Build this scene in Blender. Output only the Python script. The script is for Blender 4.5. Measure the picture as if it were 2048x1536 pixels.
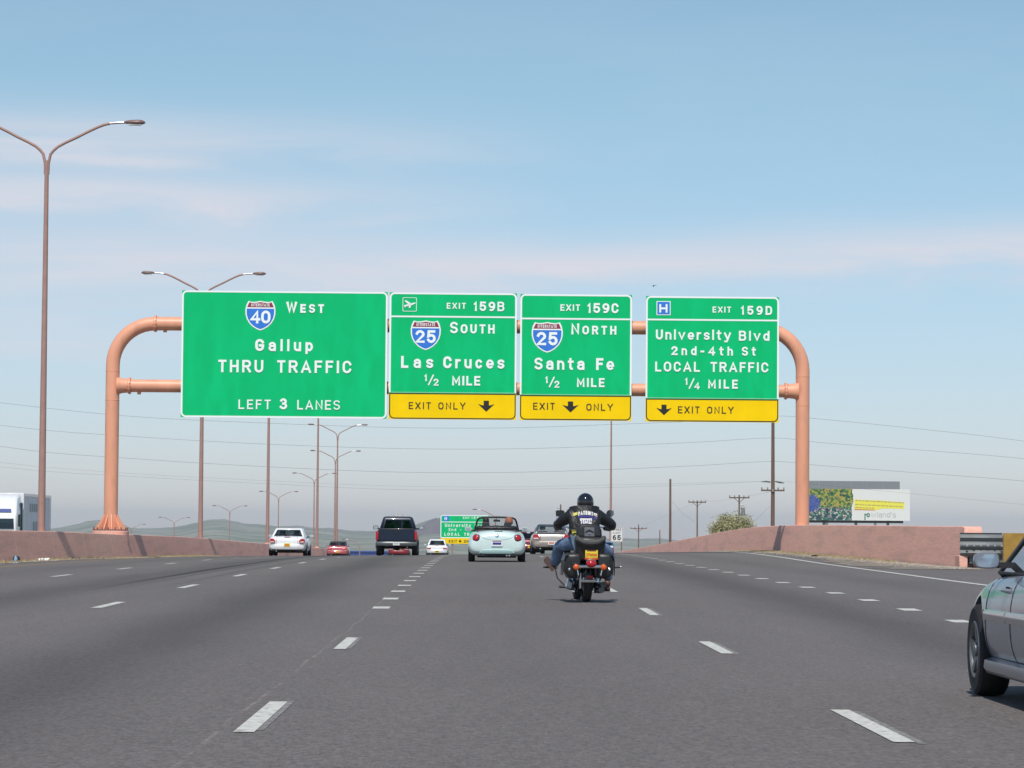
import bpy, bmesh, math, random
from mathutils import Vector, Matrix
random.seed(7)
R = math.radians
scene = bpy.context.scene
for o in list(bpy.data.objects):
    bpy.data.objects.remove(o)

# ---------------------------------------------------------------- camera, sky, sun, exposure
cam_data = bpy.data.cameras.new('camera'); cam_data.lens = 108.98; cam_data.sensor_width = 36
cam_data.clip_start = 0.3; cam_data.clip_end = 60000
cam = bpy.data.objects.new('camera', cam_data); scene.collection.objects.link(cam)
EYE = 1.14
cam.matrix_world = Matrix.Translation((0, 0, EYE)) @ Matrix.Rotation(R(-0.598), 4, 'Z') @ Matrix.Rotation(R(92.701), 4, 'X') @ Matrix.Rotation(R(0.45), 4, 'Z')
scene.camera = cam

SUN_EL, SUN_AZ = 55.0, 187.0        # sun stands behind the camera, 7 degrees to its left (azimuth from +Y, clockwise)
world = bpy.data.worlds.new('World'); scene.world = world; world.use_nodes = True
nt = world.node_tree; nt.nodes.clear()
def N(t, ty, **k):
    n = t.nodes.new(ty)
    for a, b in k.items(): setattr(n, a, b)
    return n
out = N(nt, 'ShaderNodeOutputWorld'); bg = N(nt, 'ShaderNodeBackground')
sky = N(nt, 'ShaderNodeTexSky'); sky.sky_type = 'NISHITA'; sky.sun_disc = False
sky.sun_elevation = R(SUN_EL); sky.sun_rotation = R(SUN_AZ); sky.altitude = 1600
sky.air_density = 1.1; sky.dust_density = 0.8; sky.ozone_density = 1.6
bg.inputs['Strength'].default_value = 0.088
tc = N(nt, 'ShaderNodeTexCoord'); sep = N(nt, 'ShaderNodeSeparateXYZ'); nt.links.new(tc.outputs['Generated'], sep.inputs[0])
def wm(op, a, b=None, c=None, clamp=False):
    n = N(nt, 'ShaderNodeMath', operation=op); n.use_clamp = clamp
    for i, v in enumerate((a, b, c)):
        if v is None: continue
        if isinstance(v, (int, float)): n.inputs[i].default_value = v
        else: nt.links.new(v, n.inputs[i])
    return n.outputs[0]
cmb = N(nt, 'ShaderNodeCombineXYZ'); nt.links.new(wm('MULTIPLY', sep.outputs['X'], 7.0), cmb.inputs[0]); nt.links.new(wm('MULTIPLY', sep.outputs['Y'], 7.0), cmb.inputs[1]); nt.links.new(wm('MULTIPLY', sep.outputs['Z'], 46.0), cmb.inputs[2])
nz = N(nt, 'ShaderNodeTexNoise'); nz.inputs['Scale'].default_value = 1.0; nz.inputs['Detail'].default_value = 8; nz.inputs['Roughness'].default_value = 0.56; nz.inputs['Distortion'].default_value = 0.4
nt.links.new(cmb.outputs[0], nz.inputs['Vector']); NZ = nz.outputs['Fac']; SXx, SZz = sep.outputs['X'], sep.outputs['Z']
def gauss(v_, w_):
    d_ = wm('DIVIDE', v_, w_); return wm('POWER', 2.718, wm('MULTIPLY', wm('MULTIPLY', d_, d_), -1.0))
lft = wm('MULTIPLY', wm('SUBTRACT', 0.03, SXx), 6.5, clamp=True)           # 1 at the left of the view, 0 at the right
zz_ = wm('ADD', SZz, wm('MULTIPLY', wm('SUBTRACT', NZ, 0.5), 0.03))
b1 = wm('MULTIPLY', gauss(wm('SUBTRACT', zz_, wm('ADD', 0.0835, wm('MULTIPLY', SXx, 0.045))), wm('ADD', 0.0085, wm('MULTIPLY', lft, 0.012))), 0.78)
b2 = wm('MULTIPLY', gauss(wm('SUBTRACT', zz_, 0.1075), 0.006), wm('MULTIPLY', lft, 0.66))
b3 = wm('MULTIPLY', gauss(wm('SUBTRACT', zz_, 0.1245), 0.008), wm('MULTIPLY', lft, 0.60))
veil = wm('MULTIPLY', wm('SUBTRACT', NZ, 0.46), 0.9, clamp=True)
cf = wm('ADD', wm('MULTIPLY', wm('ADD', wm('ADD', b1, b2), b3), wm('MULTIPLY', wm('MULTIPLY', NZ, NZ), 3.9)), wm('MULTIPLY', veil, 0.28), clamp=True)
tint = N(nt, 'ShaderNodeMix', data_type='RGBA', blend_type='MULTIPLY'); tint.inputs['Factor'].default_value = 1.0
hor = N(nt, 'ShaderNodeMix', data_type='RGBA'); nt.links.new(wm('MULTIPLY', wm('MAXIMUM', SZz, 0.0), 7.0, clamp=True), hor.inputs['Factor'])
hor.inputs['A'].default_value = (0.93, 0.955, 1.25, 1); hor.inputs['B'].default_value = (1.13, 1.25, 1.20, 1)
nt.links.new(sky.outputs[0], tint.inputs['A']); nt.links.new(hor.outputs['Result'], tint.inputs['B'])
mix = N(nt, 'ShaderNodeMix', data_type='RGBA'); nt.links.new(cf, mix.inputs['Factor'])
nt.links.new(tint.outputs['Result'], mix.inputs['A']); mix.inputs['B'].default_value = (8.2, 8.2, 9.0, 1)
nt.links.new(mix.outputs['Result'], bg.inputs['Color']); nt.links.new(bg.outputs[0], out.inputs['Surface'])

sd = bpy.data.lights.new('sun', 'SUN'); sd.energy = 4.0; sd.angle = R(0.5); sd.color = (1.0, 0.95, 0.87)
sun = bpy.data.objects.new('sun', sd); scene.collection.objects.link(sun)
az, el = R(SUN_AZ), R(SUN_EL)
to_sun = Vector((math.sin(az) * math.cos(el), math.cos(az) * math.cos(el), math.sin(el)))
sun.rotation_euler = (to_sun).to_track_quat('Z', 'Y').to_euler(); sun.location = (0, 0, 60)
vs = scene.view_settings; vs.view_transform = 'Standard'; vs.look = 'None'; vs.gamma = 1; vs.use_curve_mapping = False; vs.exposure = 0.0

# ---------------------------------------------------------------- materials
def mat(name, col, rough=0.6, metal=0.0, var=0.0, scale=8.0, bump=0.0, bscale=None, coat=0.0, trans=0.0, ior=1.45, stretch=None, dirt=None, dscale=1.5, dlo=0.5, dhi=0.75, detail=6):
    m = bpy.data.materials.new(name); m.use_nodes = True
    t = m.node_tree; b = t.nodes['Principled BSDF']
    b.inputs['Roughness'].default_value = rough; b.inputs['Metallic'].default_value = metal
    b.inputs['IOR'].default_value = ior
    b.inputs['Coat Weight'].default_value = coat; b.inputs['Coat Roughness'].default_value = 0.06
    b.inputs['Transmission Weight'].default_value = trans
    c4 = (col[0], col[1], col[2], 1)
    b.inputs['Base Color'].default_value = c4
    co = N(t, 'ShaderNodeTexCoord'); vec = co.outputs['Object']
    if stretch:
        mp = N(t, 'ShaderNodeMapping'); mp.inputs['Scale'].default_value = stretch; t.links.new(vec, mp.inputs[0]); vec = mp.outputs[0]
    last = None
    if var > 0 or dirt:
        n = N(t, 'ShaderNodeTexNoise'); n.inputs['Scale'].default_value = scale; n.inputs['Detail'].default_value = detail; t.links.new(vec, n.inputs['Vector'])
        r = N(t, 'ShaderNodeMapRange'); r.inputs['From Min'].default_value = 0.3; r.inputs['From Max'].default_value = 0.7
        r.inputs['To Min'].default_value = 1 - var; r.inputs['To Max'].default_value = 1 + var; t.links.new(n.outputs['Fac'], r.inputs[0])
        mx = N(t, 'ShaderNodeMix', data_type='RGBA', blend_type='MULTIPLY'); mx.inputs['Factor'].default_value = 1; mx.inputs['A'].default_value = c4
        t.links.new(r.outputs[0], mx.inputs['B']); last = mx.outputs['Result']
        if dirt:
            n2 = N(t, 'ShaderNodeTexNoise'); n2.inputs['Scale'].default_value = dscale; n2.inputs['Detail'].default_value = 8; t.links.new(vec, n2.inputs['Vector'])
            cr = N(t, 'ShaderNodeValToRGB'); cr.color_ramp.elements[0].position = dlo; cr.color_ramp.elements[1].position = dhi; t.links.new(n2.outputs['Fac'], cr.inputs[0])
            m2 = N(t, 'ShaderNodeMix', data_type='RGBA'); t.links.new(cr.outputs[0], m2.inputs['Factor']); t.links.new(last, m2.inputs['A']); m2.inputs['B'].default_value = (*dirt, 1)
            last = m2.outputs['Result']
        t.links.new(last, b.inputs['Base Color'])
    if bump > 0:
        nb = N(t, 'ShaderNodeTexNoise'); nb.inputs['Scale'].default_value = bscale or scale; nb.inputs['Detail'].default_value = 5; t.links.new(vec, nb.inputs['Vector'])
        bp = N(t, 'ShaderNodeBump'); bp.inputs['Strength'].default_value = bump; bp.inputs['Distance'].default_value = 0.02
        t.links.new(nb.outputs['Fac'], bp.inputs['Height']); t.links.new(bp.outputs[0], b.inputs['Normal'])
    return m

M = {}
M['white_line'] = mat('road_paint_white', (0.58, 0.575, 0.53), 0.7, var=0.12, scale=30, dirt=(0.24, 0.23, 0.22), dscale=13, dlo=0.50, dhi=0.72)
M['yellow_line'] = mat('road_paint_yellow', (0.42, 0.27, 0.09), 0.7, var=0.15, scale=20, dirt=(0.15, 0.14, 0.13), dscale=14, dlo=0.5, dhi=0.7)
M['wall'] = mat('wall_concrete', (0.80, 0.435, 0.34), 0.88, var=0.09, scale=6, bump=0.25, bscale=26, stretch=(1, 0.22, 3.2), dirt=(0.54, 0.32, 0.265), dscale=1.0, dlo=0.48, dhi=0.85)
M['dirt'] = mat('dry_dirt', (0.27, 0.225, 0.18), 0.95, var=0.45, scale=14, bump=0.6, bscale=30, dirt=(0.135, 0.122, 0.112), dscale=1.6, dlo=0.42, dhi=0.60)
M['straw'] = mat('dry_weeds', (0.42, 0.34, 0.19), 0.9, var=0.2, scale=6)
M['gravel'] = mat('gravel', (0.34, 0.29, 0.235), 0.9, var=0.35, scale=9)
M['gantry'] = mat('gantry_paint', (0.78, 0.36, 0.225), 0.45, var=0.07, scale=2.2, stretch=(1, 1, 0.3), coat=0.15, dirt=(0.60, 0.29, 0.19), dscale=3.5, dlo=0.52, dhi=0.85)
M['pole'] = mat('lamp_pole_paint', (0.38, 0.225, 0.19), 0.5, var=0.08, scale=3)
M['lamp'] = mat('lamp_head_paint', (0.20, 0.12, 0.11), 0.35, var=0.05, scale=5)
M['lens'] = mat('lamp_lens', (0.55, 0.55, 0.52), 0.25)
M['alu'] = mat('bare_aluminium', (0.55, 0.55, 0.56), 0.35, metal=0.8, var=0.05)
M['green'] = mat('sign_green_sheeting', (0.001, 0.53, 0.18), 0.6, var=0.06, scale=0.5, stretch=(1.8, 1, 0.6), dirt=(0.001, 0.49, 0.16), dscale=0.9, dlo=0.42, dhi=0.62, detail=3)
M['signwhite'] = mat('sign_white_sheeting', (0.88, 0.93, 0.91), 0.5)
M['yellow'] = mat('sign_yellow_sheeting', (0.95, 0.63, 0.0), 0.6, var=0.05, scale=1.2)
M['black'] = mat('sign_black', (0.02, 0.018, 0.016), 0.5)
M['blue'] = mat('shield_blue', (0.03, 0.19, 0.68), 0.5, var=0.08, scale=2)
M['maroon'] = mat('shield_red', (0.28, 0.035, 0.07), 0.5, var=0.06, scale=2)
M['signback'] = mat('sign_back', (0.30, 0.31, 0.32), 0.5, metal=0.5)
M['wood'] = mat('weathered_wood', (0.16, 0.10, 0.075), 0.85, var=0.2, scale=6, stretch=(1, 1, 0.1))
M['wire'] = mat('wire', (0.10, 0.10, 0.11), 0.6)
M['ceramic'] = mat('insulator', (0.30, 0.28, 0.27), 0.3)
M['tyre'] = mat('tyre_rubber', (0.018, 0.018, 0.019), 0.75, var=0.15, scale=15)
M['rim'] = mat('alloy_rim', (0.50, 0.51, 0.53), 0.3, metal=0.85)
M['darkrim'] = mat('dark_rim', (0.10, 0.10, 0.11), 0.4, metal=0.6)
M['chrome'] = mat('chrome', (0.75, 0.76, 0.78), 0.08, metal=1.0)
M['plastic'] = mat('black_plastic', (0.022, 0.022, 0.025), 0.5)
M['under'] = mat('underbody', (0.012, 0.012, 0.013), 0.9)
M['red'] = mat('red_lens', (0.42, 0.01, 0.02), 0.15, coat=0.6)
M['amber'] = mat('amber_lens', (0.62, 0.10, 0.012), 0.15, coat=0.6)
M['clearlens'] = mat('clear_lens', (0.62, 0.58, 0.54), 0.15, coat=0.6)
M['plate_y'] = mat('plate_yellow', (0.78, 0.62, 0.04), 0.4)
M['plate_w'] = mat('plate_white', (0.75, 0.77, 0.80), 0.4)
M['plate_red'] = mat('plate_red', (0.60, 0.07, 0.03), 0.4)
M['seat'] = mat('seat_fabric', (0.045, 0.045, 0.05), 0.8)
M['seat_tan'] = mat('seat_tan', (0.25, 0.20, 0.15), 0.8)
M['leather'] = mat('black_leather', (0.014, 0.014, 0.016), 0.42, var=0.3, scale=9, bump=0.5, bscale=26)
M['bagleather'] = mat('bag_leather', (0.020, 0.020, 0.021), 0.4, var=0.2, scale=8, bump=0.25, bscale=16)
M['greypad'] = mat('grey_pad', (0.055, 0.055, 0.055), 0.6, var=0.1, scale=9)
M['denim'] = mat('blue_denim', (0.13, 0.20, 0.32), 0.85, var=0.28, scale=7, bump=0.4, bscale=14, dirt=(0.27, 0.38, 0.52), dscale=4.5, dlo=0.55, dhi=0.75)  # paler random patches stand for the highlights on the jeans
M['skin'] = mat('skin', (0.50, 0.28, 0.20), 0.5)
M['boot'] = mat('boot_leather', (0.13, 0.06, 0.045), 0.5, var=0.2, scale=8)
M['sole'] = mat('boot_sole', (0.075, 0.04, 0.034), 0.7, var=0.15, scale=10)
M['hair_dark'] = mat('dark_hair', (0.02, 0.016, 0.014), 0.6)
M['hair_red'] = mat('red_hair', (0.36, 0.13, 0.07), 0.6, var=0.2, scale=20)
M['hair_grey'] = mat('grey_hair', (0.25, 0.24, 0.23), 0.7)
M['helmet'] = mat('helmet_black', (0.010, 0.010, 0.013), 0.12, coat=1.0)
M['patch_white'] = mat('patch_white', (0.72, 0.72, 0.70), 0.8)
M['patch_yellow'] = mat('patch_yellow', (0.70, 0.62, 0.14), 0.8)
M['patch_blue'] = mat('patch_blue', (0.04, 0.04, 0.22), 0.8)
M['patch_red'] = mat('patch_red', (0.42, 0.06, 0.05), 0.8)
M['mirror'] = mat('mirror_glass', (0.62, 0.70, 0.76), 0.04, metal=1.0)
def glassmat(name, col, alpha):
    m = bpy.data.materials.new(name); m.use_nodes = True; t = m.node_tree; t.nodes.clear()
    o_ = N(t, 'ShaderNodeOutputMaterial'); mx = N(t, 'ShaderNodeMixShader'); tr = N(t, 'ShaderNodeBsdfTransparent'); gl = N(t, 'ShaderNodeBsdfGlossy')
    gl.inputs['Roughness'].default_value = 0.02; gl.inputs['Color'].default_value = (0.9, 0.95, 1, 1)
    tr.inputs['Color'].default_value = (*col, 1)
    lw_ = N(t, 'ShaderNodeLayerWeight'); lw_.inputs['Blend'].default_value = 0.5; ge = N(t, 'ShaderNodeMath', operation='POWER'); t.links.new(lw_.outputs['Facing'], ge.inputs[0]); ge.inputs[1].default_value = 5
    fr = N(t, 'ShaderNodeMath', operation='MULTIPLY_ADD'); t.links.new(ge.outputs[0], fr.inputs[0]); fr.inputs[1].default_value = .94; fr.inputs[2].default_value = .05
    ad = N(t, 'ShaderNodeMath', operation='ADD'); ad.inputs[1].default_value = alpha; t.links.new(fr.outputs[0], ad.inputs[0])
    t.links.new(ad.outputs[0], mx.inputs[0]); t.links.new(tr.outputs[0], mx.inputs[1]); t.links.new(gl.outputs[0], mx.inputs[2]); t.links.new(mx.outputs[0], o_.inputs[0])
    return m
M['glass'] = glassmat('tinted_glass', (0.42, 0.46, 0.46), 0.02)
M['darkglass'] = glassmat('dark_tinted_glass', (0.10, 0.13, 0.13), 0.02)
M['clearglass'] = glassmat('clear_glass', (0.80, 0.84, 0.82), 0.02)
def paint(name, col, metal=0.35, rough=0.32):
    return mat(name, col, rough, metal=metal, coat=0.9, var=0.03, scale=3)
M['p_navy'] = mat('paint_navy', (0.006, 0.016, 0.040), 0.38, metal=0.1, coat=0.35)
M['p_white'] = paint('paint_white', (0.78, 0.79, 0.80), 0.0)
M['p_aqua'] = paint('paint_pale_aqua', (0.60, 0.73, 0.705), 0.0)
M['p_gold'] = paint('paint_champagne', (0.50, 0.44, 0.39), 0.45)
M['p_silver'] = mat('paint_silver', (0.29, 0.30, 0.335), 0.40, metal=0.5, coat=0.5, var=0.05, scale=9)
M['p_silverdark'] = paint('paint_silver_moulding', (0.24, 0.25, 0.27), 0.4)
M['p_pink'] = paint('paint_faded_red', (0.50, 0.11, 0.13), 0.0)
M['p_red'] = paint('paint_red', (0.26, 0.02, 0.03), 0.0)
M['p_maroon'] = paint('paint_maroon', (0.17, 0.03, 0.05), 0.2)
M['p_blue'] = paint('paint_blue', (0.02, 0.13, 0.28), 0.1)
M['trailer'] = mat('trailer_side', (0.80, 0.82, 0.80), 0.5, var=0.06, scale=1.2)

for k_ in ('green', 'yellow'): M[k_].node_tree.nodes['Principled BSDF'].inputs['Specular IOR Level'].default_value = 0.15
# ---------------------------------------------------------------- mesh helpers
class MB:
    def __init__(s): s.v = []; s.f = []
    def add(s, vs_, fs): 
        n = len(s.v); s.v += [tuple(p) for p in vs_]; s.f += [tuple(i + n for i in f) for f in fs]; return s
    def box(s, x0, x1, y0, y1, z0, z1):
        return s.add([(x0,y0,z0),(x1,y0,z0),(x1,y1,z0),(x0,y1,z0),(x0,y0,z1),(x1,y0,z1),(x1,y1,z1),(x0,y1,z1)],
                     [(0,3,2,1),(4,5,6,7),(0,1,5,4),(1,2,6,5),(2,3,7,6),(3,0,4,7)])
    def cbox(s, cx, cy, cz, sx, sy, sz): return s.box(cx-sx/2, cx+sx/2, cy-sy/2, cy+sy/2, cz-sz/2, cz+sz/2)
    def tube(s, pts, r, n=10, cap=True):
        pts = [Vector(p) for p in pts]; k = len(pts)
        rs = r if isinstance(r, (list, tuple)) else [r] * k
        tans = []
        for i in range(k):
            a = pts[max(i-1, 0)]; b = pts[min(i+1, k-1)]; tans.append((b - a).normalized())
        up = Vector((0, 0, 1)) if abs(tans[0].z) < 0.9 else Vector((0, 1, 0))
        nrm = (up - tans[0] * up.dot(tans[0])).normalized(); base = len(s.v)
        for i in range(k):
            nrm = (nrm - tans[i] * nrm.dot(tans[i])).normalized(); bi = tans[i].cross(nrm)
            for j in range(n):
                a = 2 * math.pi * j / n; s.v.append(tuple(pts[i] + (nrm * math.cos(a) + bi * math.sin(a)) * rs[i]))
        for i in range(k-1):
            for j in range(n):
                a = base + i*n + j; b = base + i*n + (j+1) % n; s.f.append((a, b, b+n, a+n))
        if cap:
            s.f.append(tuple(base + j for j in reversed(range(n)))); s.f.append(tuple(base + (k-1)*n + j for j in range(n)))
        return s
    def lathe(s, prof, c=(0,0,0), axis='Z', n=24, caps=True):   # prof: (radius, along)
        base = len(s.v); k = len(prof)
        for r, h in prof:
            for j in range(n):
                a = 2*math.pi*j/n; p = (r*math.cos(a), r*math.sin(a), h)
                if axis == 'X': p = (p[2], p[0], p[1])
                elif axis == 'Y': p = (p[0], p[2], p[1])
                s.v.append((p[0]+c[0], p[1]+c[1], p[2]+c[2]))
        for i in range(k-1):
            for j in range(n):
                a = base+i*n+j; b = base+i*n+(j+1)%n; s.f.append((a, b, b+n, a+n))
        if caps: s.f.append(tuple(base + j for j in reversed(range(n)))); s.f.append(tuple(base+(k-1)*n+j for j in range(n)))
        return s
    def ball(s, c, rx, ry, rz, n=14, m=9):
        pr = [(math.sin(math.pi*(i+0.02)/(m+0.04)), -math.cos(math.pi*(i+0.02)/(m+0.04))) for i in range(m+1)]
        base = len(s.v)
        for r_, h in pr:
            for j in range(n):
                a = 2*math.pi*j/n; s.v.append((c[0]+rx*r_*math.cos(a), c[1]+ry*r_*math.sin(a), c[2]+rz*h))
        for i in range(m):
            for j in range(n):
                a = base+i*n+j; b = base+i*n+(j+1)%n; s.f.append((a, b, b+n, a+n))
        s.f.append(tuple(base+j for j in reversed(range(n)))); s.f.append(tuple(base+m*n+j for j in range(n)))
        return s
    def prism(s, poly, y0, y1):   # polygon in x,z extruded along y
        n = len(poly); vs_ = [(x, y0, z) for x, z in poly] + [(x, y1, z) for x, z in poly]
        fs = [tuple(range(n)), tuple(reversed(range(n, 2*n)))] + [(i, i+n, (i+1)%n+n, (i+1)%n) for i in range(n)]
        return s.add(vs_, fs)
    def rings(s, rings, closed=True, caps=True):
        base = len(s.v); n = len(rings[0])
        for r_ in rings: s.v += [tuple(p) for p in r_]
        for i in range(len(rings)-1):
            for j in range(n if closed else n-1):
                a = base+i*n+j; b = base+i*n+(j+1)%n; s.f.append((a, b, b+n, a+n))
        if caps:
            s.f.append(tuple(base+j for j in reversed(range(n)))); s.f.append(tuple(base+(len(rings)-1)*n+j for j in range(n)))
        return s
    def build(s, name, m, parent=None, smooth=None, sub=0, bevel=0, fixn=True, loc=None):
        me = bpy.data.meshes.new(name); me.from_pydata(s.v, [], s.f); me.update()
        if fixn:
            bm = bmesh.new(); bm.from_mesh(me); bmesh.ops.recalc_face_normals(bm, faces=bm.faces); bm.to_mesh(me); bm.free()
        if m: me.materials.append(m)
        o = bpy.data.objects.new(name, me); scene.collection.objects.link(o)
        if bevel:
            b = o.modifiers.new('bevel', 'BEVEL'); b.width = bevel; b.segments = 2; b.limit_method = 'ANGLE'; b.angle_limit = R(35)
        if sub:
            q = o.modifiers.new('sub', 'SUBSURF'); q.levels = sub; q.render_levels = sub
        if parent: o.parent = parent
        if loc: o.location = loc
        ang = 35 if smooth is None else smooth
        if ang:
            for p in me.polygons: p.use_smooth = True
            if ang < 180:
                try: me.set_sharp_from_angle(angle=R(ang))
                except Exception: pass
        return o
def tag(o, label=None, cat=None, group=None, kind=None):
    if label: o['label'] = label
    if cat: o['category'] = cat
    if group: o['group'] = group
    if kind: o['kind'] = kind
    return o
def empty(name, loc, label, cat, group=None, rz=0, rx=0):
    o = bpy.data.objects.new(name, None); scene.collection.objects.link(o); o.location = loc; o.rotation_euler = (rx, 0, rz)
    o.empty_display_size = 0.3
    return tag(o, label, cat, group)
def bake(o):
    dg = bpy.context.evaluated_depsgraph_get(); dg.update()
    me = bpy.data.meshes.new_from_object(o.evaluated_get(dg)); o.modifiers.clear(); o.data = me
    return o
def copy_tree(o, parent=None):
    c = o.copy(); scene.collection.objects.link(c); c.parent = parent
    for ch in list(o.children): copy_tree(ch, c)
    return c
def ysmooth(tab, y):
    if y <= tab[0][0]: return tab[0][1]
    if y >= tab[-1][0]:
        (a, b), (c, d) = tab[-2], tab[-1]; return d + (y-c)*(d-b)/(c-a)
    for i in range(len(tab)-1):
        if y <= tab[i+1][0]: break
    def sl(k):
        k0, k1 = max(k-1, 0), min(k+1, len(tab)-1); return (tab[k1][1]-tab[k0][1])/(tab[k1][0]-tab[k0][0])
    (x0, y0), (x1, y1) = tab[i], tab[i+1]; h = x1-x0; t = (y-x0)/h; m0, m1 = sl(i)*h, sl(i+1)*h
    return (2*t**3-3*t*t+1)*y0+(t**3-2*t*t+t)*m0+(-2*t**3+3*t*t)*y1+(t**3-t*t)*m1

# ---------------------------------------------------------------- lie of the land: the carriageway rises a little, crests, then falls away in a left bend
GL = [(-30,0),(40,0),(80,0),(110,-.05),(129,-.17),(150,-.29),(171,-.44),(207,-.82),(240,-1.15),(304,-1.8),(368,-2.6),(432,-3.95),(496,-5.8),(560,-8),(624,-10.3),(688,-12.4),(800,-16)]
GC = [(-30,0),(35,0),(57,.10),(80,.15),(108,.16),(125,.10),(143,-.02),(180,-.30),(237,-.95),(304,-1.9),(368,-2.75),(432,-4.0),(496,-5.8),(560,-8),(624,-10.3),(688,-12.4),(800,-16)]
GR = [(-30,0),(35,.02),(50,.12),(79,.16),(96,.18),(115,.24),(136,.27),(153,.21),(168,.05),(189,-.28),(244,-1.17),(306,-2.1),(368,-2.95),(432,-4.1),(496,-5.8),(560,-8),(624,-10.3),(688,-12.4),(800,-16)]
XL, XC, XR = -15.3, -1.0, 13.7
def bend(y): return -max(0.0, y-330)**2/2460.0
def G(x, y):
    a, b, c = ysmooth(GL, y), ysmooth(GC, y), ysmooth(GR, y)
    x = x - bend(y)
    if x <= XC:
        t = max(-0.15, (x-XL)/(XC-XL)); return a+(b-a)*t
    t = min(1.0, (x-XC)/(XR-XC)); return b+(c-b)*t
def grange(a, b, s):
    n = max(1, int(round((b-a)/s))); return [a+(b-a)*i/n for i in range(n+1)]
def strip(name, xs, ys, m, dz=0.0, parent=None, xf=None, kind='structure'):
    g = MB(); n = len(xs)
    for y in ys:
        for k, x in enumerate(xs):
            xx = xf(k, x, y) if xf else x
            g.v.append((xx+bend(y), y, G(xx+bend(y), y)+dz))
    for i in range(len(ys)-1):
        for j in range(n-1):
            a = i*n+j; g.f.append((a, a+1, a+1+n, a+n))
    o = g.build(name, m, parent, smooth=180, fixn=False)
    if kind: o['kind'] = kind
    return o

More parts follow.
